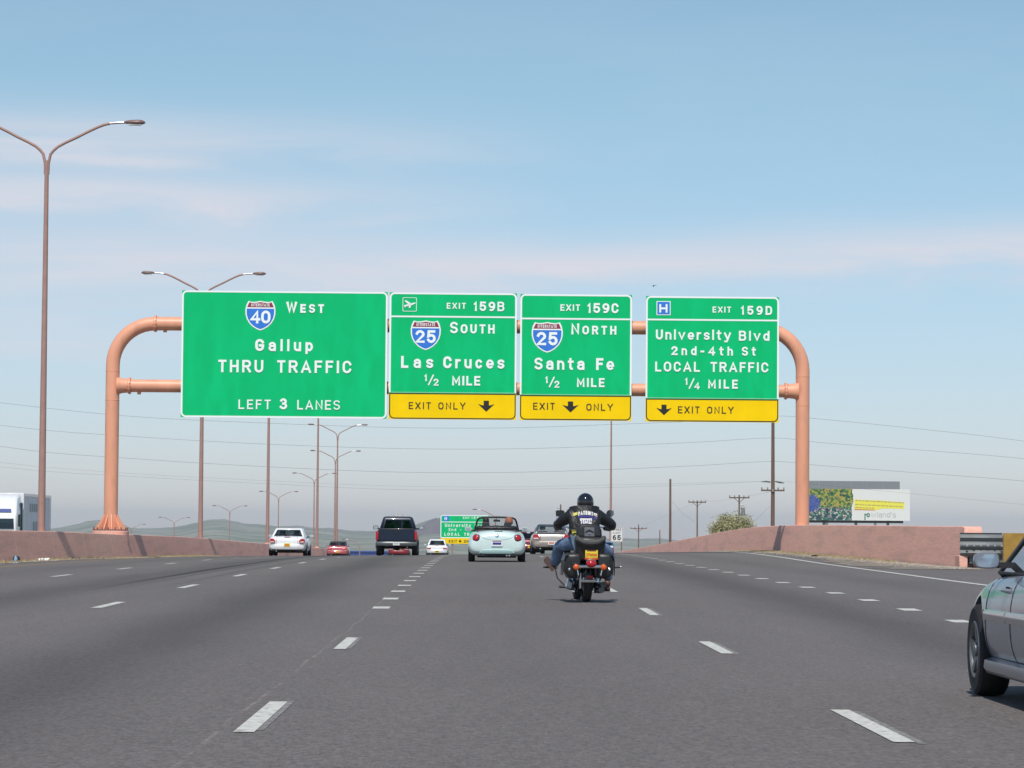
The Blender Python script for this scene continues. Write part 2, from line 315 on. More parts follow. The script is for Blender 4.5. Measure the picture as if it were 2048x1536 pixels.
# road surface
def road_material():
    m = bpy.data.materials.new('asphalt'); m.use_nodes = True; t = m.node_tree; b = t.nodes['Principled BSDF']
    b.inputs['Roughness'].default_value = 0.82
    co = N(t, 'ShaderNodeTexCoord'); sp = N(t, 'ShaderNodeSeparateXYZ'); t.links.new(co.outputs['Object'], sp.inputs[0])
    def mth(op, a, b_=None, clamp=False):
        n = N(t, 'ShaderNodeMath', operation=op); n.use_clamp = clamp
        for i, v_ in enumerate((a, b_)):
            if v_ is None: continue
            if isinstance(v_, (int, float)): n.inputs[i].default_value = v_
            else: t.links.new(v_, n.inputs[i])
        return n.outputs[0]
    def noise(sc_, det=4, st=None, ro=0.5):
        n = N(t, 'ShaderNodeTexNoise'); n.inputs['Scale'].default_value = sc_; n.inputs['Detail'].default_value = det; n.inputs['Roughness'].default_value = ro
        if st:
            mp = N(t, 'ShaderNodeMapping'); mp.inputs['Scale'].default_value = st; t.links.new(co.outputs['Object'], mp.inputs[0]); t.links.new(mp.outputs[0], n.inputs['Vector'])
        else: t.links.new(co.outputs['Object'], n.inputs['Vector'])
        return n.outputs['Fac']
    wob = mth('MULTIPLY', mth('SUBTRACT', noise(0.10, 3), 0.5), 0.9)
    X = mth('ADD', sp.outputs['X'], wob)
    dark = None
    for c, w, s_ in ((-3.3, 0.85, 0.38), (-7.2, 0.75, 0.30), (-11, 0.7, 0.15), (0.5, 0.8, 0.08), (4.9, 0.8, 0.34), (8.3, 0.7, 0.13)):
        d = mth('DIVIDE', mth('SUBTRACT', X, c), w); g_ = mth('MULTIPLY', mth('POWER', 2.718, mth('MULTIPLY', mth('MULTIPLY', d, d), -1.0)), s_)
        dark = g_ if dark is None else mth('ADD', dark, g_)
    # tyre skids in the second lane, sealed joint beside the lane line
    for c, w, s_ in ((-6.75, 0.13, 0.62), (-6.38, 0.06, 0.45), (-5.72, 0.09, 0.30)):
        xx = mth('ADD', sp.outputs['X'], mth('MULTIPLY', mth('SUBTRACT', noise(0.012, 2), 0.5), 0.8))
        d = mth('DIVIDE', mth('SUBTRACT', xx, c), w); g_ = mth('POWER', 2.718, mth('MULTIPLY', mth('MULTIPLY', d, d), -1.0))
        on = mth('MULTIPLY', mth('SUBTRACT', sp.outputs['Y'], 52.0), 0.06, clamp=True)
        dark = mth('ADD', dark, mth('MULTIPLY', mth('MULTIPLY', g_, s_), on))
    seam = mth('DIVIDE', mth('SUBTRACT', mth('ADD', sp.outputs['X'], mth('MULTIPLY', mth('SUBTRACT', noise(0.5, 4), 0.5), 0.10)), -1.47), 0.012)
    seam = mth('MULTIPLY', mth('POWER', 2.718, mth('MULTIPLY', mth('MULTIPLY', seam, seam), -1.0)), mth('MULTIPLY', mth('SUBTRACT', noise(2.5, 4), 0.38), 3.0, clamp=True))
    fine = mth('SUBTRACT', noise(75, 2, ro=0.8), 0.5); med = mth('SUBTRACT', noise(16, 4, ro=0.75), 0.5); big = mth('SUBTRACT', noise(0.35, 5, (1, 0.25, 1)), 0.5)
    vv = N(t, 'ShaderNodeTexVoronoi'); vv.inputs['Scale'].default_value = 42; t.links.new(co.outputs['Object'], vv.inputs['Vector'])
    st = N(t, 'ShaderNodeSeparateColor'); t.links.new(vv.outputs['Color'], st.inputs[0])
    speck = mth('MULTIPLY', mth('SUBTRACT', st.outputs[0], 0.5), 0.55)
    grain = mth('SUBTRACT', noise(62, 2, (1, .10, 1), ro=0.7), 0.5); streak = mth('SUBTRACT', noise(3.2, 4, (1, .06, 1), ro=0.6), 0.5)
    speck = mth('ADD', speck, mth('ADD', mth('MULTIPLY', grain, 0.75), mth('MULTIPLY', streak, 0.16)))
    lum = mth('ADD', mth('ADD', mth('ADD', mth('MULTIPLY', fine, 0.8), mth('MULTIPLY', med, 0.75)), mth('MULTIPLY', big, 0.34)), speck)
    lum = mth('MULTIPLY', mth('ADD', 1.0, lum), mth('SUBTRACT', 1.0, dark)); lum = mth('ADD', lum, mth('MULTIPLY', seam, 0.8))
    mx = N(t, 'ShaderNodeMix', data_type='RGBA', blend_type='MULTIPLY'); mx.inputs['Factor'].default_value = 1; mx.inputs['A'].default_value = (0.138, 0.122, 0.116, 1)
    hue = N(t, 'ShaderNodeMix', data_type='RGBA'); t.links.new(noise(48, 1, (1, .14, 1)), hue.inputs['Factor']); hue.inputs['A'].default_value = (1.10, .99, .92, 1); hue.inputs['B'].default_value = (.90, 1.01, 1.10, 1)
    m2 = N(t, 'ShaderNodeMix', data_type='RGBA', blend_type='MULTIPLY'); m2.inputs['Factor'].default_value = 1; t.links.new(hue.outputs['Result'], m2.inputs['B'])
    t.links.new(lum, mx.inputs['B']); t.links.new(mx.outputs['Result'], m2.inputs['A']); t.links.new(m2.outputs['Result'], b.inputs['Base Color'])
    bp = N(t, 'ShaderNodeBump'); bp.inputs['Strength'].default_value = 0.5; bp.inputs['Distance'].default_value = 0.012
    t.links.new(mth('ADD', fine, med), bp.inputs['Height']); t.links.new(bp.outputs[0], b.inputs['Normal'])
    return m
M['road'] = road_material()
ys_all = grange(-25, 340, 5) + grange(345, 800, 12)
road = strip('road', [-15.6, -12, -8, -4.6, -1, 2.6, 6.3, 10, 14.2], ys_all, M['road'])
strip('ramp_pavement', [14.2, 18, 24, 34], grange(-25, 130, 5), M['road'], dz=-0.004)
strip('opposite_carriageway', [-34, -30, -26, -22, -18.2], ys_all, M['road'], dz=-0.02)
strip('median', [-18.2, -17, -15.6], ys_all, M['dirt'], dz=0.0)

def stripe(name, xa, ya, yb, w, m, dz=0.005):
    ys = grange(ya, yb, 4.0)
    return strip(name, [xa-w/2, xa+w/2], ys, m, dz=dz, parent=road, kind=None)
for k in range(10):
    stripe('lane_stripe', 2.345, 17.05+12.05*k-12.05*1, 20.1+12.05*k-12.05*1, 0.12, M['white_line'])
    stripe('lane_stripe', -5.28, 43.0+12.19*k-12.19*2, 46.05+12.19*k-12.19*2, 0.15, M['white_line'])
    stripe('lane_stripe', -9.2, 67.2+12.19*k-12.19*2, 70.25+12.19*k-12.19*2, 0.15, M['white_line'])
for y in (5.4, 17.55, 29.6): stripe('lane_stripe', -1.313, y, y+3.08, 0.118, M['white_line'])
for k in range(29):
    y = 43.4+4.57*k; stripe('lane_stripe', -1.36, y, y+0.95, 0.24, M['white_line'])
for k in range(31):
    y = 34.4+4.57*k; stripe('lane_stripe', 6.12, y, y+0.95, 0.26, M['white_line'])
M['old_line'] = mat('old_road_paint', (0.26, 0.25, 0.245), 0.8, var=0.2, scale=30, dirt=(0.13, 0.118, 0.115), dscale=16, dlo=0.45, dhi=0.6)
for y in (5.5, 17.75, 29.8): stripe('worn_stripe', -1.233, y, y+3.0, 0.04, M['old_line'], dz=0.003)
for k in range(4): stripe('worn_stripe', 2.430, 4.9+12.05*k, 7.9+12.05*k, 0.05, M['old_line'], dz=0.003)
def edge(name, tabx, w, m, ya, yb):
    ys = grange(ya, yb, 4)
    strip(name, [-w/2, w/2], ys, m, dz=0.006, parent=road, xf=lambda k, x, y: x+ysmooth(tabx, y), kind=None)
edge('edge_line', [(0,9.7),(62,9.95),(76,10.25),(88,10.5),(105,10.9),(131,11.5),(170,11.75),(300,11.8)], 0.17, M['white_line'], 30, 320)
edge('edge_line', [(0,-13.0),(300,-13.0)], 0.15, M['yellow_line'], 40, 320)

# dust and gravel against the walls
rg = random.Random(3)
jag = [rg.random() for _ in range(800)]
def jf(y, k): 
    q = y*1.3+k*57.3; i = int(q) % 799; f = q-int(q); return jag[i]*(1-f)+jag[i+1]*f
def xwall_r(y): return ysmooth([(88,14.2),(100,14.05),(115,13.9),(132,13.75),(160,13.6),(330,13.5),(800,13.5)], y)
def xwall_l(y): return -15.3
strip('dirt_shoulder', [0, 1], grange(60, 300, 1.2), M['dirt'], dz=0.0085, xf=lambda k, x, y: xwall_l(y)+(0.0 if k == 0 else 0.45+0.5*jf(y, 1)))
strip('dirt_shoulder', [0, 1], grange(84, 300, 1.2), M['dirt'], dz=0.0085, xf=lambda k, x, y: xwall_r(y)-0.25+(0.1 if k == 1 else -(ysmooth([(84,2.9),(100,2.4),(118,1.5),(135,1.0),(160,.55),(320,.5)], y)*(0.72+0.5*jf(y*.6, 2)))))
def scatter(name, n, fn, size, m, label, grassy=False):
    g = MB(); rr = random.Random(hash(name) % 1000 if False else len(name)*13+n)
    for _ in range(n):
        x, y, s = fn(rr); z = G(x, y)+0.008
        if grassy:
            for _k in range(3):
                a = rr.uniform(0, 6.28); h = s*rr.uniform(.6, 1.5); w = 0.012; dx, dy = math.cos(a), math.sin(a); lx, ly = rr.uniform(-.6,.6)*h, rr.uniform(-.6,.6)*h
                g.add([(x-dx*w, y-dy*w, z), (x+dx*w, y+dy*w, z), (x+lx, y+ly, z+h)], [(0,1,2)])
        else:
            q = [(x+s*rr.uniform(.6,1.2)*math.cos(a), y+s*rr.uniform(.6,1.2)*math.sin(a), z) for a in (0.3,1.6,2.8,4.1,5.3)]
            g.add(q+[(x, y, z+s*rr.uniform(.4,.9))], [(i,(i+1)%5,5) for i in range(5)])
    o = g.build(name, m, smooth=0, fixn=False); tag(o, label, 'ground cover', kind='stuff'); return o
scatter('gravel', 5200, lambda r: (-15.25+abs(r.gauss(0,.35)), r.uniform(64,190), r.uniform(.012,.04)), 1, M['gravel'], 'loose pale gravel and grit along the foot of the left wall')
scatter('gravel', 5200, lambda r: ((lambda y: (xwall_r(y)-0.3-abs(r.gauss(0,.6)), y, r.uniform(.012,.04)))(r.uniform(85,185))), 1, M['gravel'], 'loose pale gravel scattered along the foot of the right wall')
scatter('dry_grass', 2600, lambda r: (-15.2+abs(r.gauss(0,.25)), r.choice([r.uniform(75,125), r.uniform(125,185), r.gauss(160,10)]), r.uniform(.03,.09)), 1, M['straw'], 'dry straw coloured weeds along the foot of the left wall', True)
scatter('dry_grass', 2600, lambda r: ((lambda y: (xwall_r(y)-0.3-abs(r.gauss(0,.35)), y, r.uniform(.02,.07)))(r.choice([r.gauss(125,12), r.uniform(100,180)]))), 1, M['straw'], 'dry straw coloured weeds along the foot of the right wall', True)

# ---------------------------------------------------------------- walls: one lift each, construction joints every 9 m are real gaps
def wall_run(name, label, xf, side, ya, yb, h, step, parent_cat='wall'):
    root = empty(name, (0, 0, 0), label, 'wall')
    y = ya
    while y < yb-0.1:
        y2 = min(y+step, yb); ys = grange(y+0.012, y2-0.012, 3.0)
        rings_ = []
        for yy in ys:
            x = xf(yy)+bend(yy); z = G(x, yy); s = side   # side +1: face looks to +x
            pf = [(0.10*s, -0.15), (0.10*s, 0.0), (0.085*s, 0.08), (-0.10*s, h*0.9), (-0.125*s, h*0.985), (-0.15*s, h), (-0.50*s, h), (-0.55*s, h*0.97), (-0.62*s, -0.15)]
            rings_.append([(x+a, yy, z+b) for a, b in pf])
        MB().rings(rings_).build('wall_segment', M['wall'], root, smooth=25)
        y = y2
    return root
wl = wall_run('concrete_wall', 'long reddish brown concrete barrier wall along the left shoulder, carrying the lamp posts', lambda y: -15.3, 1, 40, 700, 1.03, 9.0)
wr = wall_run('concrete_wall', 'pinkish concrete barrier wall along the right shoulder behind the crash cushion', xwall_r, -1, 91, 620, 1.19, 9.0)
# end block of the right wall
eb = MB(); z0 = G(14.3, 91)
eb.rings([[(14.02, 90.98, z0-.15),(14.18, 90.98, z0+1.19),(14.75, 90.98, z0+1.19),(14.85, 90.98, z0-.15)], [(14.02, 90.2, z0-.15),(14.22, 90.6, z0+1.15),(14.72, 90.6, z0+1.15),(14.90, 90.2, z0-.15)]]).build('end_block', M['wall'], wr, bevel=.02)

# far terrain: valley, mesa slope and volcano cones
SKY = [(-1500,1058),(-600,1050),(-200,1056),(0,1057),(100,1056),(150,1051),(180,1043),(192,1040),(215,1043),(245,1053),(300,1057),(360,1054),(390,1047),(405,1041),(420,1038),(450,1038),(465,1041),(500,1049),(560,1052),(600,1051),(640,1056),(700,1061),(740,1062),(800,1058),(830,1051),(850,1042),(864,1038),(880,1038),(900,1052),(920,1060),(1000,1068),(1150,1076),(1215,1076),(1250,1076),(1290,1077),(1320,1078),(1400,1083),(1600,1084),(2048,1086),(2600,1080),(3600,1070)]
def terr(x, y):
    d = math.hypot(x, y)
    if y > 5:
        px = 957+6200*x/y
    else: px = -1500 if x < 0 else 3600
    px = max(-1500, min(3600, px))
    for i in range(len(SKY)-1):
        if SKY[i+1][0] >= px: break
    t = (px-SKY[i][0])/(SKY[i+1][0]-SKY[i][0]); t = t*t*(3-2*t)*0.5+t*0.5
    yy = SKY[i][1]*(1-t)+SKY[i+1][1]*t
    hor = 1060+(px-957)*0.00785
    top = EYE+(hor-yy)/6200*11500 + 1.6*math.sin(x*.021)+1.2*math.sin(x*.047+2)+.8*math.sin(x*.113+1)
    base = ysmooth([(0,-0.6),(60,-0.6),(120,-.9),(250,-2.4),(370,-4.2),(500,-7.5),(690,-14),(800,-17.5),(1500,-33),(3500,-52),(5200,-58)], min(d, 5200))
    if y < 700 and x > 15.5 : base = min(base, G(15, max(y, 0))-0.6-0.02*min(60, x-15.5)) if y > 128 or x > 34 else base
    if d > 5000:
        q = min(1.0, (d-5000)/6500); q = q**1.35
        w = math.sin(x*0.0021+d*0.0013)*5+math.sin(x*0.0063+1.7)*2.5*math.sin(d*0.004)
        base = -58*(1-q)+top*q + w*(1-q)*q*1.6
        if d > 11500: base = top-(d-11500)*0.012
    return base
tg = MB(); rads = [0, 20, 45, 70, 95, 130, 170, 220, 280, 350, 430, 520, 640, 780, 1000, 1400, 2000, 2800, 3800, 5000, 5600, 6300, 7000, 7800, 8600, 9400, 10200, 10900, 11500, 12200, 13500]
angs = [-180+6*i for i in range(0, 28)] + [-12+0.12*i for i in range(0, 201)] + [12+6*i for i in range(1, 29)]
angs = sorted(set(round(a, 3) for a in angs if -180 <= a < 180))
na = len(angs)
for r_ in rads:
    for a in angs:
        x, y = r_*math.sin(R(a)), r_*math.cos(R(a)); tg.v.append((x, y, terr(x, y)))
for i in range(len(rads)-1):
    for j in range(na):
        a = i*na+j; b = i*na+(j+1) % na; tg.f.append((a, b, b+na, a+na))
M['terrain'] = mat('scrub_terrain', (0.24, 0.24, 0.17), 0.95, var=0.35, scale=0.0016, dirt=(0.09, 0.125, 0.06), dscale=0.0045, dlo=0.47, dhi=0.60, detail=12)
o = tg.build('ground', M['terrain'], smooth=180, fixn=False); o['kind'] = 'structure'

M['butte'] = mat('butte_rock', (0.11, 0.085, 0.095), 0.95, var=0.3, scale=0.02)
bt = MB(); rq = random.Random(6); cxb, yb_ = (866-957)/6200*9000, 9000.0
for lv, (hh, rx) in enumerate(((-34, 95), (-8, 62), (8, 42), (20, 24), (30, 14), (34, 6))):
    for j in range(26):
        a_ = 2*math.pi*j/26; k_ = rx*(1+rq.uniform(-.12, .12)); bt.v.append((cxb+6+k_*math.cos(a_)+(8 if lv > 3 else 0), yb_+k_*1.6*math.sin(a_), hh+rq.uniform(-1.6, 1.6)))
for i in range(5):
    for j in range(26): q0 = i*26+j; q1 = i*26+(j+1) % 26; bt.f.append((q0, q1, q1+26, q0+26))
bt.f.append(tuple(5*26+j for j in range(26)))
o = bt.build('hill', M['butte'], smooth=180, fixn=False); o['kind'] = 'structure'

# ---------------------------------------------------------------- stroke lettering (highway alphabet: single-width strokes)
def arc(cx, cy, rx, ry, a0, a1, n=9): return [(cx+rx*math.cos(R(a0+(a1-a0)*i/n)), cy+ry*math.sin(R(a0+(a1-a0)*i/n))) for i in range(n+1)]
XH = 0.72
def low(st): return [[(x, y*XH) for x, y in s] for s in st]
GL_ = {
 'W': (.98, [[(0,1),(.25,0),(.5,.95),(.75,0),(1,1)]]), 'E': (.62, [[(1,1),(0,1),(0,0),(1,0)],[(0,.5),(.88,.5)]]),
 'S': (.68, [arc(.5,.75,.5,.25,25,270)+arc(.5,.25,.5,.25,90,-155)[1:]]), 'T': (.64, [[(0,1),(1,1)],[(.5,1),(.5,0)]]),
 'H': (.70, [[(0,1),(0,0)],[(1,1),(1,0)],[(0,.5),(1,.5)]]), 'U': (.70, [[(0,1),(0,.32)]+arc(.5,.32,.5,.32,180,360)+[(1,1)]]),
 'R': (.70, [[(0,0),(0,1),(.6,1)]+arc(.66,.74,.34,.26,90,-90)+[(0,.48)],[(.52,.48),(1,0)]]), 'A': (.80, [[(0,0),(.5,1),(1,0)],[(.17,.28),(.83,.28)]]),
 'F': (.60, [[(1,1),(0,1),(0,0)],[(0,.52),(.85,.52)]]), 'I': (.19, [[(.5,1),(.5,0)]]),
 'C': (.70, [arc(.5,.68,.5,.32,15,180)+arc(.5,.32,.5,.32,180,345)]), 'L': (.60, [[(0,1),(0,0),(1,0)]]), 'N': (.72, [[(0,0),(0,1),(1,0),(1,1)]]),
 'O': (.74, [arc(.5,.66,.5,.34,0,180)+arc(.5,.34,.5,.34,180,360)+[(1,.66)]]), 'X': (.74, [[(0,1),(1,0)],[(0,0),(1,1)]]), 'Y': (.78, [[(0,1),(.5,.45),(1,1)],[(.5,.45),(.5,0)]]),
 'M': (.84, [[(0,0),(0,1),(.5,.25),(1,1),(1,0)]]), 'G': (.74, [arc(.5,.68,.5,.32,20,180)+arc(.5,.32,.5,.32,180,360)+[(1,.46),(.55,.46)]]),
 'P': (.68, [[(0,0),(0,1),(.6,1)]+arc(.64,.73,.36,.27,90,-90)+[(0,.46)]]), 'D': (.72, [[(0,0),(0,1),(.5,1)]+arc(.5,.66,.5,.34,90,0)+arc(.5,.34,.5,.34,0,-90)+[(0,0)]]),
 'B': (.72, [[(0,0),(0,1),(.6,1)]+arc(.62,.77,.34,.23,90,-90)+[(0,.54)],[(.6,.54)]+arc(.66,.27,.34,.27,90,-90)+[(0,0)]]),
 '0': (.72, [arc(.5,.64,.5,.36,0,180)+arc(.5,.36,.5,.36,180,360)+[(1,.64)]]), '1': (.36, [[(0,.80),(.75,1),(.75,0)]]),
 '2': (.70, [arc(.5,.72,.5,.28,165,-25)+[(0,0),(1,0)]]), '3': (.68, [arc(.48,.76,.44,.24,155,-90)+arc(.48,.27,.52,.27,90,-155)]),
 '4': (.78, [[(.76,0),(.76,1),(0,.27),(1,.27)]]), '5': (.70, [[(.92,1),(.12,1),(.04,.52)]+arc(.5,.32,.5,.32,135,-155)]),
 '6': (.70, [arc(.5,.31,.5,.31,0,360),[(.01,.36)]+arc(.6,.45,.6,.55,175,75)]), '9': (.70, [arc(.5,.69,.5,.31,0,360),[(.99,.64)]+arc(.4,.55,.6,.55,-5,-105)]),
 '7': (.66, [[(0,1),(1,1),(.35,0)]]),
 'a': (.62, [arc(.5,.50,.47,.22,158,0)+[(.97,0)],[(.97,.42),(.45,.42)]+arc(.40,.21,.40,.21,90,270)+[(.6,0),(.97,.14)]]),
 'l': (.19, [[(.5,1),(.5,0)]]), 'u': (.60, [[(0,XH),(0,.26)]+arc(.5,.26,.5,.26,180,340)+[(1,.28)],[(1,XH),(1,0)]]),
 'p': (.62, [[(0,XH),(0,-.27)], arc(.5,.36,.5,.36,0,360)]), 's': (.58, low([arc(.5,.75,.5,.25,25,270)+arc(.5,.25,.5,.25,90,-155)[1:]])),
 'r': (.46, [[(0,XH),(0,0)],arc(.75,.26,.75,.46,175,75)]), 'c': (.60, low([arc(.5,.5,.5,.5,40,320)])), 'e': (.64, low([[(0,.47),(1,.47)]+arc(.5,.5,.5,.5,5,308)])),
 'n': (.60, [[(0,XH),(0,0)],[(0,.44)]+arc(.5,.44,.5,.28,180,0)+[(1,0)]]), 't': (.48, [[(.4,.98),(.4,.2)]+arc(.75,.2,.35,.2,180,280),[(0,XH),(1,XH)]]),
 'i': (.19, [[(.5,XH),(.5,0)],[(.5,.90),(.5,1.04)]]), 'v': (.68, [[(0,XH),(.5,0),(1,XH)]]), 'y': (.70, [[(0,XH),(.52,.02)],[(1,XH),(.40,-.27),(.08,-.27)]]),
 'd': (.62, [[(1,1),(1,0)], arc(.5,.36,.5,.36,0,360)]), 'h': (.60, [[(0,1),(0,0)],[(0,.44)]+arc(.5,.44,.5,.28,180,0)+[(1,0)]]),
 'o': (.64, low([arc(.5,.5,.5,.5,0,360)])), 'w': (.92, [[(0,XH),(.25,0),(.5,XH),(.75,0),(1,XH)]]), '-': (.42, [[(0,.42),(1,.42)]]), "'": (.16, [[(.5,1),(.5,.75)]]), '/': (.55, [[(0,0),(1,1)]]),
}
def ribbon(g, pts, hw, put):
    pts = [p for i, p in enumerate(pts) if i == 0 or math.dist(p, pts[i-1]) > 1e-5]
    n = len(pts); closed = math.dist(pts[0], pts[-1]) < 1e-4 and n > 3
    if closed: pts = pts[:-1]; n -= 1
    L = []; Rr = []
    for i in range(n):
        p = Vector(pts[i])
        a = Vector(pts[(i-1) % n]) if closed or i > 0 else None; b = Vector(pts[(i+1) % n]) if closed or i < n-1 else None
        d0 = (p-a).normalized() if a is not None else (b-p).normalized(); d1 = (b-p).normalized() if b is not None else d0
        n0 = Vector((-d0.y, d0.x)); n1 = Vector((-d1.y, d1.x)); m = (n0+n1)
        m = m.normalized() if m.length > 1e-4 else n0
        k = min(1/max(m.dot(n0), 0.3), 1.7)
        e = Vector((0, 0))
        if not closed and i == 0: e = -d0*hw
        if not closed and i == n-1: e = d1*hw
        L.append(p+m*hw*k+e); Rr.append(p-m*hw*k+e)
    d = getattr(g, 'lay', 0.0)     # every stroke lies a hair in front of the one before
    def lift(q, i):
        a = put(q.x, q.y); return (a[0], a[1]-d-i*0.0004, a[2])
    vs_ = [lift(q, i) for i, q in enumerate(L)]+[lift(q, i) for i, q in enumerate(Rr)]
    g.lay = d+0.0015; g.lay = g.lay if g.lay < 0.006 else 0.0
    fs = [(i, (i+1) % n, (i+1) % n+n, i+n) for i in range(n if closed else n-1)]
    g.add(vs_, fs)
def text_poly(g, s, x0, y0, h, put, width=None, stroke=0.19, small=None, wf=1.0, jit=0.0):
    """letters of cap height h from (x0,y0); track is stretched so the line is `width` wide; small: letters after a word's first at 0.78 size"""
    items = []; newword = True
    for ch in s:
        if ch == ' ': items.append((None, .55*h, h)); newword = True; continue
        hh = h*(0.80 if (small and not newword) else 1.0); items.append((ch, GL_[ch][0]*hh*wf, hh)); newword = False
    tot = sum(i[1] for i in items); ng = len(items)-1
    tr = (width-tot)/ng if width and ng else 0.2*h
    x = x0
    for k, (ch, w, hh) in enumerate(items):
        if ch:
            sw = stroke*h*(0.93 if hh < h else 1)*(0.88 if ch.islower() or ch in 'BS' else 1.0)*(1.12 if small and hh == h else 1.0)
            for st in GL_[ch][1]:
                pts = [(x+sw/2+px*(max(w-sw, 0.001)), y0+sw/2+py*(hh-sw)) for px, py in st]
                ribbon(g, pts, sw/2, put)
        x += w+tr
def flat(name, polys, y, m, parent):
    """flat faces in the x,z plane at depth y"""
    g = MB()
    for p in polys: g.add([(x, y, z) for x, z in p], [tuple(range(len(p)))])
    return g.build(name, m, parent, smooth=0, fixn=False)
def rrect(x0, z0, x1, z1, r, n=5, corners=(1,1,1,1)):
    pts = []
    for (cx, cz, a, k) in ((x1-r, z1-r, 0, 0), (x0+r, z1-r, 90, 1), (x0+r, z0+r, 180, 2), (x1-r, z0+r, 270, 3)):
        if corners[k]:
            pts += [(cx+r*math.cos(R(a+90*i/n)), cz+r*math.sin(R(a+90*i/n))) for i in range(n+1)]
        else:
            pts.append((cx+(r if k in (0, 3) else -r), cz+(r if k in (0, 1) else -r)))
    return pts
def frame(name, outer, inner, y, m, parent):
    n = len(outer); g = MB(); g.add([(x, y, z) for x, z in outer]+[(x, y, z) for x, z in inner], [(i, (i+1) % n, (i+1) % n+n, i+n) for i in range(n)])
    return g.build(name, m, parent, smooth=0, fixn=False)

SHIELD = [(-.43,.50),(-.30,.465),(-.15,.475),(0,.505),(.15,.475),(.30,.465),(.43,.50),(.50,.36),(.535,.2),(.53,.02),(.485,-.14),(.40,-.29),(.27,-.42),(.12,-.51),(0,-.55),(-.12,-.51),(-.27,-.42),(-.40,-.29),(-.485,-.14),(-.53,.02),(-.535,.2),(-.50,.36)]
def shield(parent, cx, cz, s, num, y):
    root = flat('route_shield', [[(cx+x*s, cz+z*s) for x, z in SHIELD]], y, M['signwhite'], parent)
    k = 0.915
    red = [(x*k, z*k) for x, z in SHIELD if z > .3]; w_ = .482*k
    zl = .275
    flat('red_band', [[(cx+x*s, cz+z*s) for x, z in [(-.475, zl)]+[p for p in red[:0]]+[(-.395,.455),(-.29,.425),(-.14,.435),(0,.462),(.14,.435),(.29,.425),(.395,.455),(.475,zl)]]], y-.004, M['maroon'], root)
    bl = [(-.487, .225)]+[(x*k, z*k) for x, z in SHIELD if z < .22][::-1]+[(.487, .225)]
    bl = [(.487,.225)]+[(x*k, z*k) for x, z in SHIELD[8:21] if z < .22]+[(-.487,.225)]
    flat('blue_field', [[(cx+x*s, cz+z*s) for x, z in bl]], y-.004, M['blue'], root)
    g = MB(); put = lambda a, b: (a, y-.008, b)
    text_poly(g, num, cx-.36*s, cz-.30*s, .46*s, put, width=.72*s, stroke=.20); g.build('route_number', M['signwhite'], root, smooth=0, fixn=False)
    g = MB(); text_poly(g, 'INTERSTATE', cx-.33*s, cz+.305*s, .105*s, put, width=.66*s, stroke=.17, wf=.75); g.build('shield_lettering', M['signwhite'], root, smooth=0, fixn=False)

GY = 136.0; U = GY/6200.0           # gantry station; one image pixel at that distance is 21.9 mm
def SX(p): return (p-957)*U
def SZ(px, py): return EYE+(1060+(px-957)*0.00785-py)*U
def sign(label, x0, y0, x1, y1, split=None, yel=None):
    """rectangle in image pixels. Returns root and a writer for the face"""
    cx = (x0+x1)/2; X0, X1, Z1, Z0 = SX(x0), SX(x1), SZ(cx, y0), SZ(cx, y1); YF = GY-0.55
    root = empty('highway_sign', ((X0+X1)/2, YF, Z0), label, 'highway sign', 'overhead direction signs on the gantry')
    ox, oz = root.location.x, root.location.z
    lx = lambda p: SX(p)-ox
    def lz(py): return SZ(cx, py)-oz
    W2 = (X1-X0)/2; H = Z1-Z0; r = 0.22
    ysp = lz(yel) if yel else 0
    # backing of real extruded planks, then the sheeting
    g = MB().box(-W2, W2, 0.012, 0.05, 0, H); g.build('panel', M['green'], root, smooth=0)
    if yel:
        MB().box(-W2, W2, 0.002, 0.012, 0, ysp).build('exit_only_panel', M['yellow'], root, smooth=0)
    g = MB(); n = 5
    for i in range(n):
        x = -W2+(i+.5)*2*W2/n; g.box(x-.04, x+.04, 0.052, 0.14, 0.15, H-.15)
    for i in range(int(H/0.6)):
        z = 0.3+i*0.6; g.box(-W2+.02, W2-.02, 0.05, 0.075, z, z+.03)
    g.build('backing_frame', M['signback'], root, smooth=0)
    e = .06; w = .075
    if yel:
        z0 = ysp+.03
        frame('border', rrect(-W2+.0, z0, W2-.0, H, r, corners=(1,1,0,0)), rrect(-W2+w, z0+.01, W2-w, H-w, r-w, corners=(1,1,0,0)), 0.004, M['signwhite'], root)
        frame('black_border', rrect(-W2+.02, .02, W2-.02, ysp, r, corners=(0,0,1,1)), rrect(-W2+.02+.045, .065, W2-.065, ysp-.045, r-.045, corners=(0,0,1,1)), -0.003, M['black'], root)
    else:
        frame('border', rrect(-W2, 0, W2, H, r), rrect(-W2+w, w, W2-w, H-w, r-w), 0.004, M['signwhite'], root)
    if split:
        zs = lz(split); flat('dividing_line', [[(-W2+w, zs-.035), (W2-w, zs-.035), (W2-w, zs+.035), (-W2+w, zs+.035)]], 0.003, M['signwhite'], root)
    def line(name, s, px0, px1, pbase, ptop, m='signwhite', stroke=.18, small=False, wf=1.0):
        g = MB(); h = (pbase-ptop)*U
        text_poly(g, s, lx(px0), lz(pbase), h, lambda a, b: (a, -0.006, b), width=(px1-px0)*U, stroke=stroke, small=small, wf=wf)
        return g.build(name, M[m], root, smooth=0, fixn=False)
    def arrow(px, ytop, ybot):
        s = (ybot-ytop)*U; c = lx(px); zt = lz(ytop); hs = s
        p = [(c-.24*s, zt),(c+.24*s, zt),(c+.24*s, zt-.42*s),(c+.36*s, zt-.42*s),(c+.75*s, zt-.30*s),(c, zt-s),(c-.75*s, zt-.30*s),(c-.36*s, zt-.42*s),(c-.24*s, zt-.42*s)]
        flat('down_arrow', [p], -0.006, M['black'], root)
    return root, line, arrow, lx, lz
